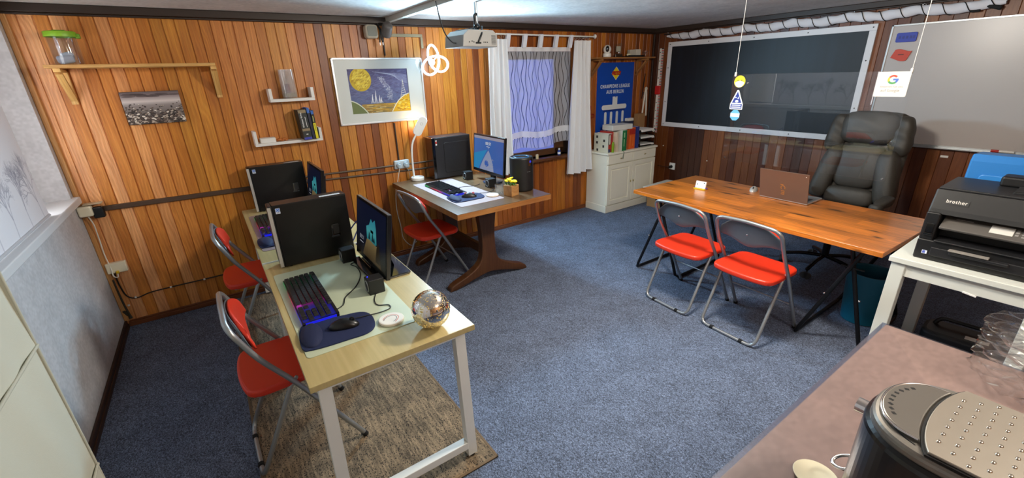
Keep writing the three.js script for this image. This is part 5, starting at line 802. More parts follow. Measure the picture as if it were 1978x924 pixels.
{ // twisted white banner with black cord
  const t = thing('banner', 'rolled white banner twisted with black cord along the ceiling', 'banner', [W - 0.045, 0, 0]);
  const pts = []; for (let i = 0; i <= 60; i++) { const u = i / 60, z = 0.235 + u * 2.96; const sag = 0.012 * Math.sin(Math.PI * ((u * 6) % 1)); pts.push(V(0, 2.095 - sag + 0.003 * Math.sin(u * 40), z)); }
  const curve = new THREE.CatmullRomCurve3(pts), N = 240, R = 14, P = [], I = [];
  const fr = curve.computeFrenetFrames(N, false);
  const rad = (u) => (0.012 + 0.026 * Math.min(1, u * 12, (1 - u) * 10 + 0.4)) * (0.94 + 0.12 * Math.abs(Math.sin(u * 34)));
  for (let i = 0; i <= N; i++) { const u = i / N, c = curve.getPoint(u), r = rad(u); for (let j = 0; j <= R; j++) { const a = j / R * Math.PI * 2, k = r * (1 + 0.1 * Math.cos(2 * (a - u * 60))); P.push(c.x + Math.cos(a) * k * 0.75, c.y + Math.sin(a) * k, c.z); } }
  for (let i = 0; i < N; i++) for (let j = 0; j < R; j++) { const a = i * (R + 1) + j; I.push(a, a + R + 1, a + 1, a + 1, a + R + 1, a + R + 2); }
  const g = new THREE.BufferGeometry(); g.setAttribute('position', new THREE.Float32BufferAttribute(P, 3)); g.setIndex(I); g.computeVertexNormals(); part('fabric', g, M(0xd6d6dc, 0.8, { side: THREE.DoubleSide }), t);
  const hp = []; const turns = 22; for (let i = 0; i <= 400; i++) { const u = i / 400, c = curve.getPoint(u), r = rad(u) * 1.06 + 0.001, a = u * turns * Math.PI * 2; hp.push(V(c.x + Math.cos(a) * r * 0.78, c.y + Math.sin(a) * r, c.z)); }
  part('cord', new THREE.TubeGeometry(new THREE.CatmullRomCurve3(hp), 800, 0.0032, 5), rubber, t, 'black spiral cord');
  for (let k = 0; k <= 6; k++) { const z = 0.235 + k / 6 * 2.98; part('eyelet', [at(new THREE.TorusGeometry(0.012, 0.004, 8, 16).rotateY(Math.PI / 2), 0.012, 2.13, z)], chrome, t); part('cord_tie', [rot(box(0.014, 0.012, 0.11, 0, 0, 0, 0.005), 0, 0, 0).translate(0.012, 2.12, z)], rubber, t); }
  part('black_end', [rot(box(0.03, 0.03, 0.11, 0, 0, 0, 0.01), 0.35).translate(-0.005, 2.07, 3.13), box(0.02, 0.02, 0.06, -0.01, 2.05, 3.04, 0.006)], rubber, t, 'loose black end');
}

// ------------------------------------------------------------------ on and behind the wooden desk
{
  const t = thing('laptop', 'silver laptop with its lid open, back towards the room', 'laptop', [4.285, WH, 2.625], -Math.PI / 2 - 0.02);
  const silver = M(0x7e6b5f, 0.34, { metalness: 0.6 }), lightS = M(0xc2c2c0, 0.35, { metalness: 0.7 });   // local: +z is the lid side facing the room
  part('base', bx(-0.172, 0.172, 0.002, 0.016, -0.235, 0.0, 0.004), lightS, t); part('keyboard_deck', bx(-0.15, 0.15, 0.0155, 0.0168, -0.14, -0.03, 0.0), M(0x4a4a4c, 0.5), t); part('touchpad', bx(-0.05, 0.05, 0.0155, 0.0165, -0.22, -0.15, 0), lightS, t);
  const lid = new THREE.Group(); lid.name = 'lid'; lid.position.set(0, 0.012, 0); lid.rotation.x = 0.26; t.add(lid);
  part('lid_shell', bx(-0.172, 0.172, 0, 0.23, -0.003, 0.004, 0.003), silver, lid); part('lid_screen', at(card(0.33, 0.2).rotateY(Math.PI), 0, 0.115, -0.0034), blackGloss, lid);
  const gold = M(0xc08a4a, 0.35, { metalness: 0.6 });
  const e = ext(poly([[-0.012, -0.016], [0.012, -0.016], [0.012, 0.016], [-0.012, 0.016], [-0.012, 0.011], [0.007, 0.011], [0.007, 0.003], [-0.009, 0.003], [-0.009, -0.002], [0.007, -0.002], [0.007, -0.011], [-0.012, -0.011]]), 0.0008, 0);
  part('logo', [at(e, 0.0, 0.06, 0.004), at(new THREE.TorusGeometry(0.014, 0.0028, 6, 20, 4.6).scale(1, 1, 0.3).rotateZ(-0.6), 0, 0.1, 0.0042), box(0.02, 0.005, 0.0008, -0.008, 0.124, 0.0042, 0)], gold, lid, 'gold-toned emblem'); part('sticker', box(0.006, 0.006, 0.0006, 0.152, 0.21, 0.0042, 0), paper, lid);
  mouse('silver mouse beside the laptop on the wooden desk', [4.42, WH, 2.34], Math.PI / 2 + 0.3, M(0xb9b6b0, 0.35, { metalness: 0.3 }));
  const c = thing('card_holder', 'small stand of white business cards on the wooden desk', 'card holder', [4.15, WH, 2.03], -Math.PI / 2 + 0.05);
  part('stand', [bx(-0.05, 0.05, 0, 0.008, -0.03, 0.02, 0.002)], M(0xd8b81c, 0.4), c, 'yellow base'); part('clip', [bx(-0.055, -0.04, 0.006, 0.014, -0.02, 0.0, 0.002), bx(0.04, 0.058, 0.006, 0.014, -0.02, 0.0, 0.002)], M(0x6a3a8a, 0.4), c);
  part('cards', rot(bx(-0.044, 0.044, 0, 0.058, -0.006, 0.006, 0.0005), -0.2).translate(0, 0.008, -0.002), paper, c); part('card_marks', [rot(join(box(0.009, 0.009, 0.0004, -0.03, 0.03, 0.0064, 0), box(0.009, 0.009, 0.0004, 0.03, 0.044, 0.0064, 0)), -0.2).translate(0, 0.008, -0.002)], M(0x4a5a60, 0.6), c);
}
{ // hanging acrylic screen
  const X = 4.12, t = thing('acrylic_screen', 'clear hanging acrylic screen with stickers above the wooden desk', 'screen', [X, 1.655, 2.715]); t.rotation.order = 'YXZ';
  const sheet = new THREE.Group(); sheet.name = 'sheet_unit'; sheet.rotation.z = 0.7 * D2R; t.add(sheet);
  part('sheet', (() => { const g = ext(rrect(1.03, 0.625, 0.012, 0, -0.3125), 0.004, 0.0005); return rot(g, 0, -Math.PI / 2, 0); })(), acrylicMat, sheet);
  const F = (g, z, y, o = -0.0046) => at(rot(g, 0, -Math.PI / 2, 0), o, y, z);   // shape seen from the room: local x = +z
  const circ = new THREE.Shape(); circ.absarc(0, 0, 0.043, 0, Math.PI * 2);
  part('face_sticker', F(ext(circ, 0.001, 0, 1, 28), -0.46, -0.05), print(128, 128, (x) => { x.fillStyle = '#e8d21a'; x.fillRect(0, 0, 128, 128); }), sheet, 'round yellow face wearing a white mask');
  const ring = new THREE.Shape(); ring.absarc(0, 0, 0.045, 0, Math.PI * 2); const rh = new THREE.Path(); rh.absarc(0, 0, 0.041, 0, Math.PI * 2, true); ring.holes.push(rh); part('sticker_ring', F(ext(ring, 0.0012, 0, 1, 28), -0.46, -0.05), M(0x2a2a20, 0.5), sheet);
  const mask = new THREE.Shape(); mask.moveTo(-0.034, -0.008); mask.quadraticCurveTo(0, 0.018, 0.034, -0.008); mask.quadraticCurveTo(0.028, -0.036, 0, -0.04); mask.quadraticCurveTo(-0.028, -0.036, -0.034, -0.008);
  part('sticker_mask', F(ext(mask, 0.0015, 0), -0.46, -0.05, -0.0048), M(0xdedede, 0.7), sheet); part('sticker_eyes', [F(ext((() => { const e = new THREE.Shape(); e.absellipse(-0.014, 0.008, 0.0028, 0.005, 0, Math.PI * 2); return e; })(), 0.0016, 0), -0.46, -0.05, -0.0048), F(ext((() => { const e = new THREE.Shape(); e.absellipse(0.014, 0.008, 0.0028, 0.005, 0, Math.PI * 2); return e; })(), 0.0016, 0), -0.46, -0.05, -0.0048)], rubber, sheet);
  const tri = [[-0.048, -0.07], [0.048, -0.07], [0.048, -0.032], [0.006, 0.066], [-0.006, 0.066], [-0.048, -0.032]];
  part('sign_sticker', F(ext(poly(tri), 0.001, 0), -0.462, -0.175), M(0xe4e6ea, 0.5), sheet, 'white-edged blue hygiene sign');
  part('sign_blue', [F(ext(poly([[-0.036, -0.024], [0.036, -0.024], [0, 0.056]]), 0.0014, 0), -0.462, -0.175), F(ext(poly([[-0.042, -0.064], [0.042, -0.064], [0.042, -0.031], [-0.042, -0.031]]), 0.0014, 0), -0.462, -0.175)], M(0x1c2c80, 0.5), sheet);
  const drop = new THREE.Shape(); drop.absellipse(0.0, -0.012, 0.013, 0.009, 0, Math.PI * 2); part('sign_symbols', [F(ext(drop, 0.0018, 0), -0.462, -0.175), F(ext(poly([[0.002, 0.004], [0.014, 0.004], [0.009, 0.022]]), 0.0018, 0), -0.462, -0.175), F(ext(poly([[-0.016, 0.012], [-0.005, 0.01], [-0.005, 0.017], [-0.015, 0.019]]), 0.0018, 0), -0.462, -0.175), F(ext(poly([[-0.034, -0.044], [0.034, -0.044], [0.034, -0.037], [-0.034, -0.037]]), 0.0018, 0), -0.462, -0.175), F(ext(poly([[-0.036, -0.058], [0.036, -0.058], [0.036, -0.051], [-0.036, -0.051]]), 0.0018, 0), -0.462, -0.175)], M(0xd8dcec, 0.5), sheet, 'white hand and drop symbol');
  const oct = [...Array(8).keys()].map((i) => [Math.cos((i + 0.5) * Math.PI / 4) * 0.038, Math.sin((i + 0.5) * Math.PI / 4) * 0.041]);
  part('octagon_sticker', F(ext(poly(oct), 0.001, 0), -0.462, -0.287), M(0x62a8d4, 0.5), sheet, 'light blue octagonal sticker'); part('octagon_band', F(ext(poly([[-0.035, -0.012], [0.035, -0.012], [0.035, 0.014], [-0.035, 0.014]]), 0.0014, 0), -0.462, -0.287), M(0xc8ccd4, 0.5), sheet);
  for (const [z, y] of [[-0.5, -0.005], [0.5, -0.005]]) part('hanger', [box(0.014, 0.03, 0.012, 0, y + 0.005, z, 0.003)], offWhite, sheet);
  for (const [z, y] of [[-0.5, -0.61], [0.5, -0.61], [-0.4, -0.06]]) part('bolt', rot(cyl(0.005, 0.005, 0.014, 0, 0, 0, 10), 0, 0, Math.PI / 2).translate(-0.002, y, z), chrome, sheet);
  for (const z of [-0.5, 0.5]) part('cord', cyl(0.0018, 0.0018, 0.535, 0.001, 0.277, z, 6), M(0xd8d6d0, 0.5), t);
  // review card with its print
  const cw = 0.15, chh = 0.135, g = clean(ext(rrect(cw, chh, 0.008), 0.0025, 0)), p = g.attributes.position, uv = g.attributes.uv; for (let i = 0; i < p.count; i++) uv.setXY(i, p.getX(i) / cw + 0.5, p.getY(i) / chh + 0.5);
  const cg = solo('review_card', rot(g, 0, -Math.PI / 2, 0), print(256, 230, (x) => {
    x.fillStyle = '#cdc9c2'; x.fillRect(0, 0, 256, 230); x.lineWidth = 17; const A = (a, b, c) => { x.strokeStyle = c; x.beginPath(); x.arc(128, 72, 34, a, b); x.stroke(); };
    A(-2.6, -0.75, '#c8402e'); A(2.6, 3.75, '#dca82a'); A(0.75, 2.65, '#3f8a4a'); A(0, 0.8, '#3f62b0'); x.fillStyle = '#3f62b0'; x.fillRect(128, 64, 43, 16);
    x.fillStyle = '#6e6a64'; x.textAlign = 'center'; x.font = '23px sans-serif'; x.fillText('Bewerten Sie uns', 128, 146); x.fillStyle = '#5c5852'; x.font = '31px sans-serif'; x.fillText('auf Google', 124, 184);
  }), 'white card with a coloured G on the hanging acrylic screen', 'card', [X - 0.009, 1.655 - 0.07, 2.715 + 0.43]); cg.rotation.z = 0;
}
{ // office chair, faces -x
  const leather = M(0x38342e, 0.55, { bumpMap: scaled(ceilTex, 6, 6), bumpScale: 0.0012 }), t = thing('office_chair', 'large black leather office chair behind the wooden desk', 'chair', [5.06, 0, 2.735], -Math.PI / 2 + 0.03);   // local +z = forward
  const pillow = (w, h, d, e = 4) => { const g = new THREE.SphereGeometry(1, 32, 22), p = g.attributes.position; for (let i = 0; i < p.count; i++) { const x = p.getX(i), y = p.getY(i), z = p.getZ(i), f = Math.pow(Math.pow(Math.abs(x), e) + Math.pow(Math.abs(y), e) + Math.pow(Math.abs(z), 2.4), -1 / e); p.setXYZ(i, x * f * w / 2, y * f * h / 2, z * f * d / 2); } g.computeVertexNormals(); return g; };
  const wr = (g, a, n) => { const p = g.attributes.position; for (let i = 0; i < p.count; i++) p.setZ(i, p.getZ(i) + a * Math.sin(p.getY(i) * n + 2 * Math.sin(p.getX(i) * 14))); g.computeVertexNormals(); return g; };
  part('seat', at(pillow(0.54, 0.15, 0.54, 5).scale(1, 1, 1), 0, 0.5, 0.02), leather, t);
  const back = new THREE.Group(); back.name = 'backrest'; back.position.set(0, 0.5, -0.24); back.rotation.x = -0.2; t.add(back);
  part('shell', at(pillow(0.56, 0.84, 0.1, 5), 0, 0.42, -0.04), leather, back);
  part('head_cushion', at(wr(pillow(0.4, 0.27, 0.15, 3.6), 0.003, 50), 0, 0.7, 0.04), leather, back);
  for (const s of [-1, 1]) part('side_wing', at(rot(wr(pillow(0.15, 0.32, 0.13, 3.4), 0.005, 60), 0, -0.25 * s, 0.1 * s), s * 0.218, 0.645, 0.02), leather, back);
  part('lumbar_cushion', at(pillow(0.33, 0.38, 0.13, 4), 0, 0.385, 0.03), leather, back); for (const s of [-1, 1]) part('side_bolster', at(rot(pillow(0.15, 0.46, 0.17, 4), 0, -0.2 * s, 0.16 * s), s * 0.215, 0.3, 0.04), leather, back);
  part('lower_cushion', at(pillow(0.36, 0.16, 0.14, 4), 0, 0.12, 0.035), leather, back);
  for (const s of [-1, 1]) { const a = part('armrest', [at(pillow(0.085, 0.06, 0.34, 5), s * 0.31, 0.69, 0.06), rot(pillow(0.085, 0.055, 0.12, 4), -0.5).translate(s * 0.31, 0.672, 0.24)], leather, t); part('arm_support', pipe([[s * 0.31, 0.66, 0.18], [s * 0.32, 0.5, 0.16], [s * 0.27, 0.42, 0.06], [s * 0.1, 0.42, 0.0]], 0.016, 0.05, 8), chrome, a); }
  part('gas_lift', [cyl(0.028, 0.028, 0.24, 0, 0.24, 0, 16), cyl(0.04, 0.03, 0.05, 0, 0.41, 0, 16)], blackMetal, t);
  for (let k = 0; k < 5; k++) { const a = k * Math.PI * 2 / 5 + 0.35, c = Math.cos(a), s = Math.sin(a); const leg = part('base_arm', pipe([[0, 0.125, 0], [c * 0.16, 0.12, s * 0.16], [c * 0.31, 0.085, s * 0.31]], 0.016, 0.05, 10), M(0x2a2a2c, 0.2, { metalness: 0.9 }), t); part('caster', [rot(cyl(0.028, 0.028, 0.018, 0, 0, 0, 20), 0, 0, Math.PI / 2).rotateY(-a).translate(c * 0.32 + s * 0.014, 0.029, s * 0.32 - c * 0.014), rot(cyl(0.028, 0.028, 0.018, 0, 0, 0, 20), 0, 0, Math.PI / 2).rotateY(-a).translate(c * 0.32 - s * 0.014, 0.029, s * 0.32 + c * 0.014), cyl(0.008, 0.008, 0.06, c * 0.31, 0.06, s * 0.31, 8)], M(0x4a4a4a, 0.4), leg); }
}
solo('waste_bin', lathe([[0.0001, 0.002], [0.108, 0.002], [0.112, 0.008], [0.138, 0.36], [0.142, 0.372], [0.137, 0.374], [0.133, 0.36], [0.107, 0.012], [0.0001, 0.01]], 40), MP(0x0f6a86, 0.42, { side: THREE.DoubleSide, transmission: 0.15, thickness: 0 }), 'teal plastic waste bin under the wooden desk', 'bin', [4.35, 0, 3.25]);

// ------------------------------------------------------------------ printer table
const PT = 0.755;
{
  const wt = M(0xd9dbd2, 0.45), t = thing('printer_table', 'white wooden side table carrying the printer', 'table', [3.635, 0, 3.458]), w = 0.83, d = 0.58;
  part('tabletop', bx(0, w, PT - 0.03, PT, 0, d, 0.004), wt, t);
  part('apron', [bx(0.02, w - 0.02, PT - 0.1, PT - 0.03, 0.025, 0.045, 0.002), bx(0.02, w - 0.02, PT - 0.1, PT - 0.03, d - 0.045, d - 0.025, 0.002), bx(0.02, 0.04, PT - 0.1, PT - 0.03, 0.04, d - 0.04, 0.002), bx(w - 0.04, w - 0.02, PT - 0.1, PT - 0.03, 0.04, d - 0.04, 0.002)], wt, t);
  for (const x of [0.012, w - 0.072]) for (const z of [0.012, d - 0.072]) part('leg', bx(x, x + 0.06, 0, PT - 0.03, z, z + 0.06, 0.004), wt, t);
  part('scuff', [rot(box(0.004, 0.008, 0.05, 0.0185, PT - 0.06, 0.22, 0.001), 0.15)], paper, t, 'torn bit of paper stuck on the apron');
}
{ // multifunction printer: local +z = front, x to the right seen from the front; front faces -x of the room
  const dk = M(0x121213, 0.45), dk2 = M(0x1d1d1f, 0.42), t = thing('printer', 'dark multifunction printer with a grey control panel on the white table', 'printer', [3.705, PT, 3.745], -Math.PI / 2);
  const hw = 0.215, D = 0.41;   // local z from 0 (front) to -D
  part('body', [bx(-hw, hw, 0.0, 0.105, -D, 0, 0.008), bx(-hw, hw, 0.1, 0.245, -D, -0.1, 0.008), bx(-hw, -hw + 0.055, 0.1, 0.245, -0.12, -0.006, 0.008), bx(hw - 0.02, hw, 0.1, 0.245, -0.12, -0.006, 0.008)], dk, t);
  part('scanner_unit', [at(ext(poly([[0.018, 0.24], [0.025, 0.262], [0.06, 0.352], [D - 0.02, 0.352], [D, 0.33], [D, 0.24]]), 2 * hw, 0.008, 2).rotateY(Math.PI / 2), -hw, 0, 0)], dk, t);
  part('scanner_lid', [bx(-hw + 0.006, hw - 0.006, 0.35, 0.362, -D + 0.01, -0.07, 0.005)], dk2, t);
  const feeder = part('document_feeder', [bx(-0.04, hw + 0.0, 0.36, 0.41, -D + 0.03, -0.28, 0.012), bx(0.03, hw, 0.358, 0.372, -0.28, -0.12, 0.004)], dk, t); part('feeder_slot', bx(0.035, hw - 0.01, 0.371, 0.3735, -0.27, -0.135, 0.001), rubber, feeder); part('feeder_label', box(0.05, 0.002, 0.008, 0.12, 0.4108, -0.3, 0), paper, feeder);
  const panel = part('control_panel', at(rot(box(2 * hw - 0.085, 0.014, 0.105, 0, 0, 0, 0.004), 0.5), 0.02, 0.2, -0.042), M(0x57534f, 0.4), t, 'grey tilted control panel');
  const onP = (g, x, z) => at(rot(g, 0.5), x + 0.02, 0.2 + 0.0075 * Math.cos(0.5) - z * Math.sin(0.5), -0.042 + 0.0075 * Math.sin(0.5) + z * Math.cos(0.5));
  part('touch_screen', onP(box(0.075, 0.002, 0.052, 0, 0, 0, 0.001), 0.03, 0.0), M(0xd4d0c8, 0.3, { emissive: 0x8a867e, emissiveIntensity: 0.25 }), panel, 'pale display');
  for (let r = 0; r < 4; r++) for (let c = 0; c < 3; c++) part('button', onP(box(0.013, 0.003, 0.009, 0, 0, 0, 0.001), 0.1 + c * 0.018, -0.026 + r * 0.016), M(0x8a8682, 0.4), panel); for (let r = 0; r < 3; r++) part('button', onP(box(0.012, 0.003, 0.011, 0, 0, 0, 0.001), 0.079, -0.02 + r * 0.018), M(0x8a8682, 0.4), panel);
  part('brand_print', onP(box(0.06, 0.0006, 0.004, 0, 0, 0, 0), -0.1, -0.022), M(0xb8b4ae, 0.5), panel);
  part('logo', at(rot(card(0.085, 0.026), -0.375), -0.125, 0.302, -0.0385), print(256, 78, (x) => { x.fillStyle = '#121213'; x.fillRect(0, 0, 256, 78); x.fillStyle = '#c4beb6'; x.font = 'bold 62px sans-serif'; x.fillText('brother', 8, 56, 240); }, 0.5), t, 'pale lettering');
  part('paper_tray', [bx(-hw + 0.06, hw - 0.01, 0.03, 0.075, 0.0, 0.012, 0.004), bx(-hw + 0.13, hw - 0.1, 0.06, 0.074, 0.008, 0.03, 0.004), bx(-hw + 0.06, hw - 0.02, 0.104, 0.112, -0.12, 0.01, 0.003)], dk2, t); part('tray_lip', bx(-0.09, 0.05, 0.077, 0.084, 0.004, 0.034, 0.002), M(0x8d8780, 0.35), t, 'pale tray handle');
  part('usb_port', [bx(-hw + 0.015, -hw + 0.045, 0.14, 0.19, -0.006, -0.002, 0.002), bx(-hw + 0.012, -hw + 0.048, 0.13, 0.14, -0.006, 0.006, 0.002)], blackGloss, t);
  part('energy_sticker', at(card(0.02, 0.018), -hw + 0.04, 0.04, 0.0006), print(48, 44, (x) => { x.fillStyle = '#dfe4f2'; x.fillRect(0, 0, 48, 44); x.fillStyle = '#3a50b0'; x.fillRect(5, 4, 26, 34); x.strokeStyle = '#fff'; x.beginPath(); x.arc(18, 20, 9, 0, 6); x.stroke(); }), t);
}
{
  const t = thing('blue_box', 'large blue plastic box behind the printer', 'box', [4.22, PT, 3.54]);
  part('body', at(ext(poly([[0, 0], [0.23, 0], [0.22, 0.455], [0.045, 0.465], [0.02, 0.43]]), 0.46, 0.01, 2).rotateY(0), 0, 0, 0), M(0x1f6fb4, 0.45), t); part('raised_panel', at(rot(ext(rrect(0.36, 0.3, 0.02), 0.012, 0.005, 2), 0, -Math.PI / 2, 0).rotateZ(-0.05), 0.012, 0.215, 0.235), M(0x2276bc, 0.45), t); part('top_label', at(rot(box(0.1, 0.002, 0.06, 0, 0, 0, 0), 0, 0, -0.05), 0.14, 0.4635, 0.33), M(0x7d98b8, 0.5), t, 'pale label');
}
{
  const t = thing('radio', 'black portable radio under the printer table', 'radio', [4.3, 0, 3.79], -Math.PI / 2 + 0.06);
  part('body', at(rot(ext(rrect(0.42, 0.22, 0.06), 0.16, 0.02, 3), -Math.PI / 2), 0, 0, 0), blackPlastic, t); part('handle', pipe([[-0.17, 0.14, -0.04], [-0.15, 0.2, -0.05], [0.15, 0.2, -0.05], [0.17, 0.14, -0.04]], 0.012, 0.04, 8), blackPlastic, t); part('front_strip', at(rot(box(0.34, 0.004, 0.02, 0, 0, 0, 0.001), 0.5), 0.0, 0.15, 0.085), M(0x8a8884, 0.35), t);
  part('display', at(rot(box(0.1, 0.004, 0.03, 0, 0, 0, 0.001), 0.3), 0.03, 0.163, 0.05), M(0xd0d0cc, 0.3), t, 'pale display window'); for (let i = 0; i < 8; i++) part('button', at(rot(cyl(0.008, 0.008, 0.006, 0, 0, 0, 12), 1.0), -0.12 + i * 0.032, 0.137, 0.1), M(0x6a6a6a, 0.4), t);
}

// ------------------------------------------------------------------ counter with the coffee machine
const CT = 0.85;
{
  const t = thing('counter_table', 'table with a dusty pink cloth under clear plastic beside the photographer', 'table', [0, 0, 0]);
  const clothM = M(0xcaa188, 0.55, { map: scaled(ceilTex, 1.5, 1.5), bumpMap: scaled(ceilTex, 14, 14), bumpScale: 0.0004 });
  part('tabletop', bx(1.15, 2.63, CT - 0.035, CT - 0.004, 3.72, 4.62, 0.004), M(0x6a4a34, 0.5), t);
  part('tablecloth', [bx(1.145, 2.637, CT - 0.004, CT - 0.001, 3.713, 4.625, 0.001), bx(1.145, 2.637, CT - 0.24, CT - 0.002, 3.711, 3.714, 0.001), bx(2.635, 2.638, CT - 0.24, CT - 0.002, 3.713, 4.625, 0.001)], clothM, t, 'dusty pink cloth');
  part('plastic_cover', [bx(1.142, 2.641, CT - 0.001, CT, 3.702, 4.627, 0), bx(1.142, 2.641, CT - 0.16, CT, 3.7, 3.702, 0), bx(2.641, 2.643, CT - 0.16, CT, 3.7, 4.627, 0)], MP(0xe8ecf4, 0.22, { transmission: 1, thickness: 0, ior: 1.4 }), t, 'clear plastic cover');
  for (const [x, z] of [[1.2, 3.77], [2.57, 3.77], [1.2, 4.56], [2.57, 4.56]]) part('leg', bx(x - 0.025, x + 0.025, 0, CT - 0.035, z - 0.025, z + 0.025, 0.003), M(0x6a4a34, 0.5), t);
}
{ // espresso machine: front looks towards -z
  const t = thing('espresso_machine', 'black and silver espresso machine with a dimpled cup plate', 'coffee machine', [1.755, CT, 3.908]);
  const outline = (k = 0, z1 = 0.34) => { const s = new THREE.Shape(), w = 0.125 - k; s.moveTo(-w, z1); s.lineTo(-w, 0.1); s.bezierCurveTo(-w, 0.02, -0.075, -0.02 + k, 0, -0.02 + k); s.bezierCurveTo(0.075, -0.02 + k, w, 0.02, w, 0.1); s.lineTo(w, z1); s.closePath(); return s; };
  const slab = (k, y0, y1, bev, z1) => { const sh = outline(k, z1); const g = new THREE.ExtrudeGeometry(sh, { depth: Math.max(0.001, y1 - y0 - 2 * bev), bevelEnabled: true, bevelThickness: bev, bevelSize: bev, bevelOffset: -bev, bevelSegments: 3, curveSegments: 18 }); return g.rotateX(Math.PI / 2).translate(0, y1 - bev, 0); };
  const gloss = MP(0x070708, 0.3, { clearcoat: 0.3, clearcoatRoughness: 0.1 }), grey = M(0x8a857d, 0.36, { metalness: 0.6 });
  part('body', [slab(-0.004, 0.0, 0.27, 0.014)], gloss, t, 'glossy black housing');
  part('top_cover', slab(0.004, 0.262, 0.286, 0.009), grey, t, 'grey metallic top');
  part('seam', at(cable([...Array(13).keys()].map((i) => { const a = Math.PI * (0.08 + 0.84 * i / 12); return [-Math.cos(a) * 0.103, 0.2862, 0.083 - Math.sin(a) * 0.085]; }), 0.0009, 5), 0, 0, 0), rubber, t);
  const lidS = new THREE.Shape(); lidS.moveTo(-0.088, 0.062); lidS.bezierCurveTo(-0.085, 0.02, -0.05, -0.004, 0, -0.004); lidS.bezierCurveTo(0.05, -0.004, 0.085, 0.02, 0.088, 0.062); lidS.bezierCurveTo(0.05, 0.046, -0.05, 0.046, -0.088, 0.062);
  const lid = part('water_lid', new THREE.ExtrudeGeometry(lidS, { depth: 0.004, bevelEnabled: true, bevelThickness: 0.002, bevelSize: 0.002, bevelSegments: 2, curveSegments: 16 }).rotateX(Math.PI / 2).translate(0, 0.2905, 0), M(0x8a857e, 0.32, { metalness: 0.7 }), t, 'curved grey lid');
  part('lid_rim', cable([[-0.09, 0.291, 0.062], [-0.085, 0.291, 0.034], [-0.066, 0.291, 0.012], [-0.035, 0.291, -0.002], [0, 0.291, -0.006], [0.035, 0.291, -0.002], [0.066, 0.291, 0.012], [0.085, 0.291, 0.034], [0.09, 0.291, 0.062]], 0.002, 6), chrome, lid); part('vent_slots', [...Array(9).keys()].map((i) => { const a = Math.PI * (0.25 + 0.5 * i / 8); return rot(box(0.007, 0.002, 0.006, 0, 0, 0, 0.0005), 0, a, 0).translate(-Math.cos(a) * 0.072, 0.2918, 0.055 - Math.sin(a) * 0.05); }), rubber, lid);
  const plate = new THREE.Shape(); plate.moveTo(-0.112, 0.335); plate.lineTo(-0.114, 0.078); plate.bezierCurveTo(-0.06, 0.05, 0.06, 0.05, 0.114, 0.078); plate.lineTo(0.112, 0.335); plate.closePath();
  part('plate_trim', new THREE.ExtrudeGeometry(plate, { depth: 0.003, bevelEnabled: true, bevelThickness: 0.001, bevelSize: 0.003, bevelSegments: 1, curveSegments: 16 }).rotateX(Math.PI / 2).translate(0, 0.2905, 0), rubber, t);
  const cp = part('cup_plate', new THREE.ExtrudeGeometry(plate, { depth: 0.004, bevelEnabled: true, bevelThickness: 0.001, bevelSize: 0.001, bevelOffset: -0.002, bevelSegments: 1, curveSegments: 16 }).rotateX(Math.PI / 2).translate(0, 0.2945, 0), M(0xb3aa9d, 0.38, { metalness: 0.75 }), t, 'brushed steel plate');
  for (let r = 0; r < 13; r++) for (let c = 0; c < 9; c++) { const x = -0.1 + c * 0.025 + (r % 2) * 0.0125, z = 0.082 + r * 0.0195; if (Math.abs(x) > 0.102 || z < 0.066 + 0.022 * (x / 0.114) ** 2) continue; part('dimple', at(new THREE.SphereGeometry(0.0042, 10, 6).scale(1.25, 0.75, 0.8), x, 0.2945, z), M(0x9c9388, 0.25, { metalness: 0.85 }), cp); }
  part('steam_knob', [rot(cyl(0.015, 0.015, 0.03, 0, 0, 0, 24), Math.PI / 2).translate(0.03, 0.222, -0.03)], chrome, t); part('lever', [rot(cyl(0.012, 0.014, 0.03, 0, 0, 0, 20), Math.PI / 2 + 0.3).translate(0.115, 0.25, 0.02)], chrome, t);
  part('emblem', at(cable([[0.008, 0.012, 0], [-0.002, 0.014, 0], [-0.006, 0.006, 0], [0.002, 0, 0], [0.006, -0.007, 0], [0.0, -0.013, 0], [-0.008, -0.01, 0]], 0.0012, 5).rotateY(-Math.PI / 2 - 0.35), -0.1205, 0.22, 0.06), chrome, t, 'small curved silver emblem');
  part('portafilter_loop', at(new THREE.TorusGeometry(0.02, 0.0035, 8, 28).scale(1, 1.3, 1).rotateX(1.15).rotateY(0.5), 0.05, 0.06, -0.035), chrome, t);
  const s = thing('saucer', 'cream saucer beside the espresso machine', 'saucer', [1.65, CT, 3.86]); part('plate', lathe([[0.0001, 0.002], [0.035, 0.002], [0.065, 0.012], [0.07, 0.016], [0.068, 0.018], [0.034, 0.007], [0.0001, 0.006]], 36), M(0xe4dcc0, 0.25), s); s.position.set(1.772, CT, 3.836); s.scale.setScalar(0.62);
}
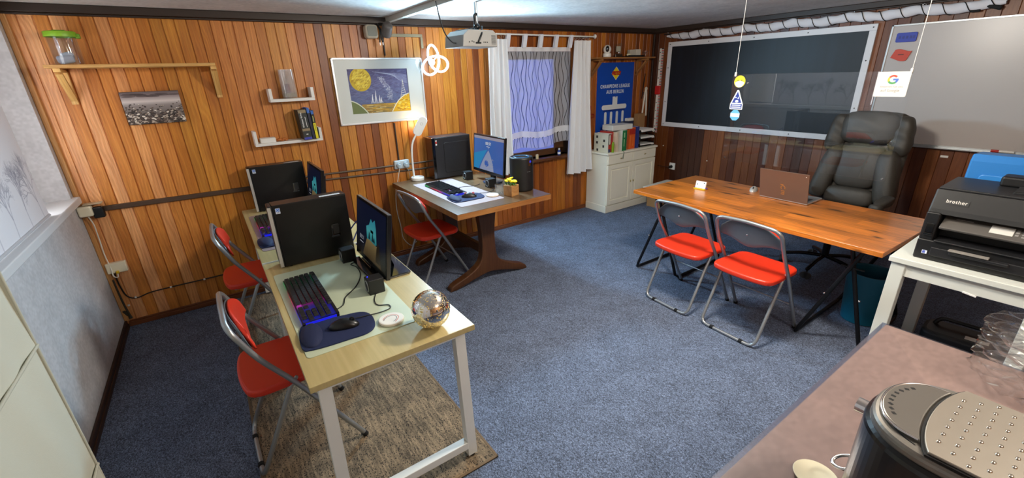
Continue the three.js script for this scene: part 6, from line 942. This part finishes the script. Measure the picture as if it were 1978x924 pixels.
{ // stack of clear plastic cups
  const clear = MP(0xffffff, 0.06, { transmission: 1, thickness: 0, ior: 1.45, side: THREE.DoubleSide }); seed = 9;
  for (let k = 0; k < 5; k++) {
    const n = 40, P = [], I = [], prof = [[0.03, 0.004], [0.088, 0.0], [0.105, 0.018], [0.118, 0.03], [0.126, 0.036], [0.12, 0.042], [0.1, 0.046], [0.04, 0.048]];
    for (let i = 0; i < prof.length; i++) for (let j = 0; j <= n; j++) { const a = j / n * Math.PI * 2, w = 1 + 0.03 * Math.sin(a * 14 + i * 1.7 + k) + 0.02 * Math.sin(a * 23 + k * 2 + i); P.push(Math.cos(a) * prof[i][0] * w, prof[i][1] + 0.004 * Math.sin(a * 11 + k + i * 2), Math.sin(a) * prof[i][0] * w); }
    for (let i = 0; i < prof.length - 1; i++) for (let j = 0; j < n; j++) { const a = i * (n + 1) + j; I.push(a, a + n + 1, a + 1, a + 1, a + n + 1, a + n + 2); }
    const g = new THREE.BufferGeometry(); g.setAttribute('position', new THREE.Float32BufferAttribute(P, 3)); g.setIndex(I); g.computeVertexNormals();
    solo('plastic_bowl', g, clear, ['bottom', 'second from the bottom', 'middle', 'second from the top', 'topmost'][k] + ' crinkled clear plastic bowl of the stack on the counter', 'bowl', [2.53, CT + 0.003 + k * 0.034, 4.055], k * 0.7, 'stacked clear plastic bowls');
  }
}

// ------------------------------------------------------------------ left side
{ // roller blind with tree silhouettes
  const w = 1.27, h = 1.02;
  const m = MP(0xffffff, 0.95, { map: canvasTex(1024, 720, (x, W2, H2) => { x.fillStyle = '#cac9ce'; x.fillRect(0, 0, W2, H2); x.strokeStyle = 'rgba(120,120,132,.32)'; let s0 = 3; const br = (px, py, a, l, d) => { if (d < 0 || l < 5) return; const ex = px + Math.cos(a) * l, ey = py + Math.sin(a) * l; x.lineWidth = Math.max(1, d * 1.5); x.beginPath(); x.moveTo(px, py); x.lineTo(ex, ey); x.stroke(); for (let k = 0; k < 3; k++) { s0++; br(ex, ey, a + (hash(s0, 1, 8) - 0.5) * 1.5, l * (0.6 + 0.25 * hash(s0, 2, 8)), d - 1); } }; for (let i = 0; i < 6; i++) br(70 + i * 178, 716, -Math.PI / 2 + (hash(i, 3, 8) - 0.5) * 0.5, 70, 6); }), transmission: 0.06, thickness: 0, side: THREE.DoubleSide });
  const t = thing('roller_blind', 'grey roller blind printed with bare trees in the left window', 'blind', [-0.012, LW.y0 + 0.047, 1.2]);
  part('fabric', at(rot(card(w, h), 0, Math.PI / 2, 0), 0, h / 2, 0), m, t); part('bottom_bar', rot(cyl(0.008, 0.008, w, 0, 0, 0, 10), Math.PI / 2).translate(0, 0.008, 0), M(0xb4b4b8, 0.5), t); part('roller', rot(cyl(0.016, 0.016, w, 0, 0, 0, 14), Math.PI / 2).translate(0, h + 0.0, 0), offWhite, t);
}
{ // tall white fabric-covered cabinet at the left edge
  const fab = M(0xc0bfaf, 0.85, { bumpMap: scaled(ceilTex, 8, 8), bumpScale: 0.001 }), t = thing('fabric_wardrobe', 'tall off-white fabric-covered storage cabinet at the left edge', 'cabinet', [0, 0, 2.385]);
  const D = 0.66;
  part('frame', [bx(0.012, 0.288, 0.02, 1.5, 0.015, D - 0.015, 0.01)], offWhite, t);
  for (let k = 0; k < 3; k++) { const y0 = 0.1 + k * 0.46, y1 = y0 + 0.462; part('side_panel', cloth((u, v) => [0.297 + 0.006 * Math.sin(u * 9 + k) * Math.sin(v * Math.PI) + 0.003 * Math.sin(u * 23 + v * 4 + k * 2), y0 + (y1 - y0) * v, D * (1 - u)], 30, 10), fab, t); part('seam_piping', pipe([[0.302, y1 + 0.002, 0.0], [0.302, y1 + 0.002, D]], 0.0045, 0, 6), fab, t); }
  part('front_panel', cloth((u, v) => [0.012 + 0.286 * u, 0.03 + 1.47 * v, -0.001 + 0.004 * Math.sin(u * 8)], 12, 20), M(0xc0bfaf, 0.85, { side: THREE.DoubleSide }), t); part('edge_piping', pipe([[0.299, 0.02, 0.0], [0.299, 1.5, 0.0]], 0.004, 0, 6), fab, t); part('top_panel', bx(0.0, 0.3, 1.49, 1.51, 0, D, 0.006), fab, t); part('lower_band', cloth((u, v) => [0.296, 0.0 + 0.1 * v, D * (1 - u)], 10, 2), fab, t);
}
renderer.render(scene, camera);
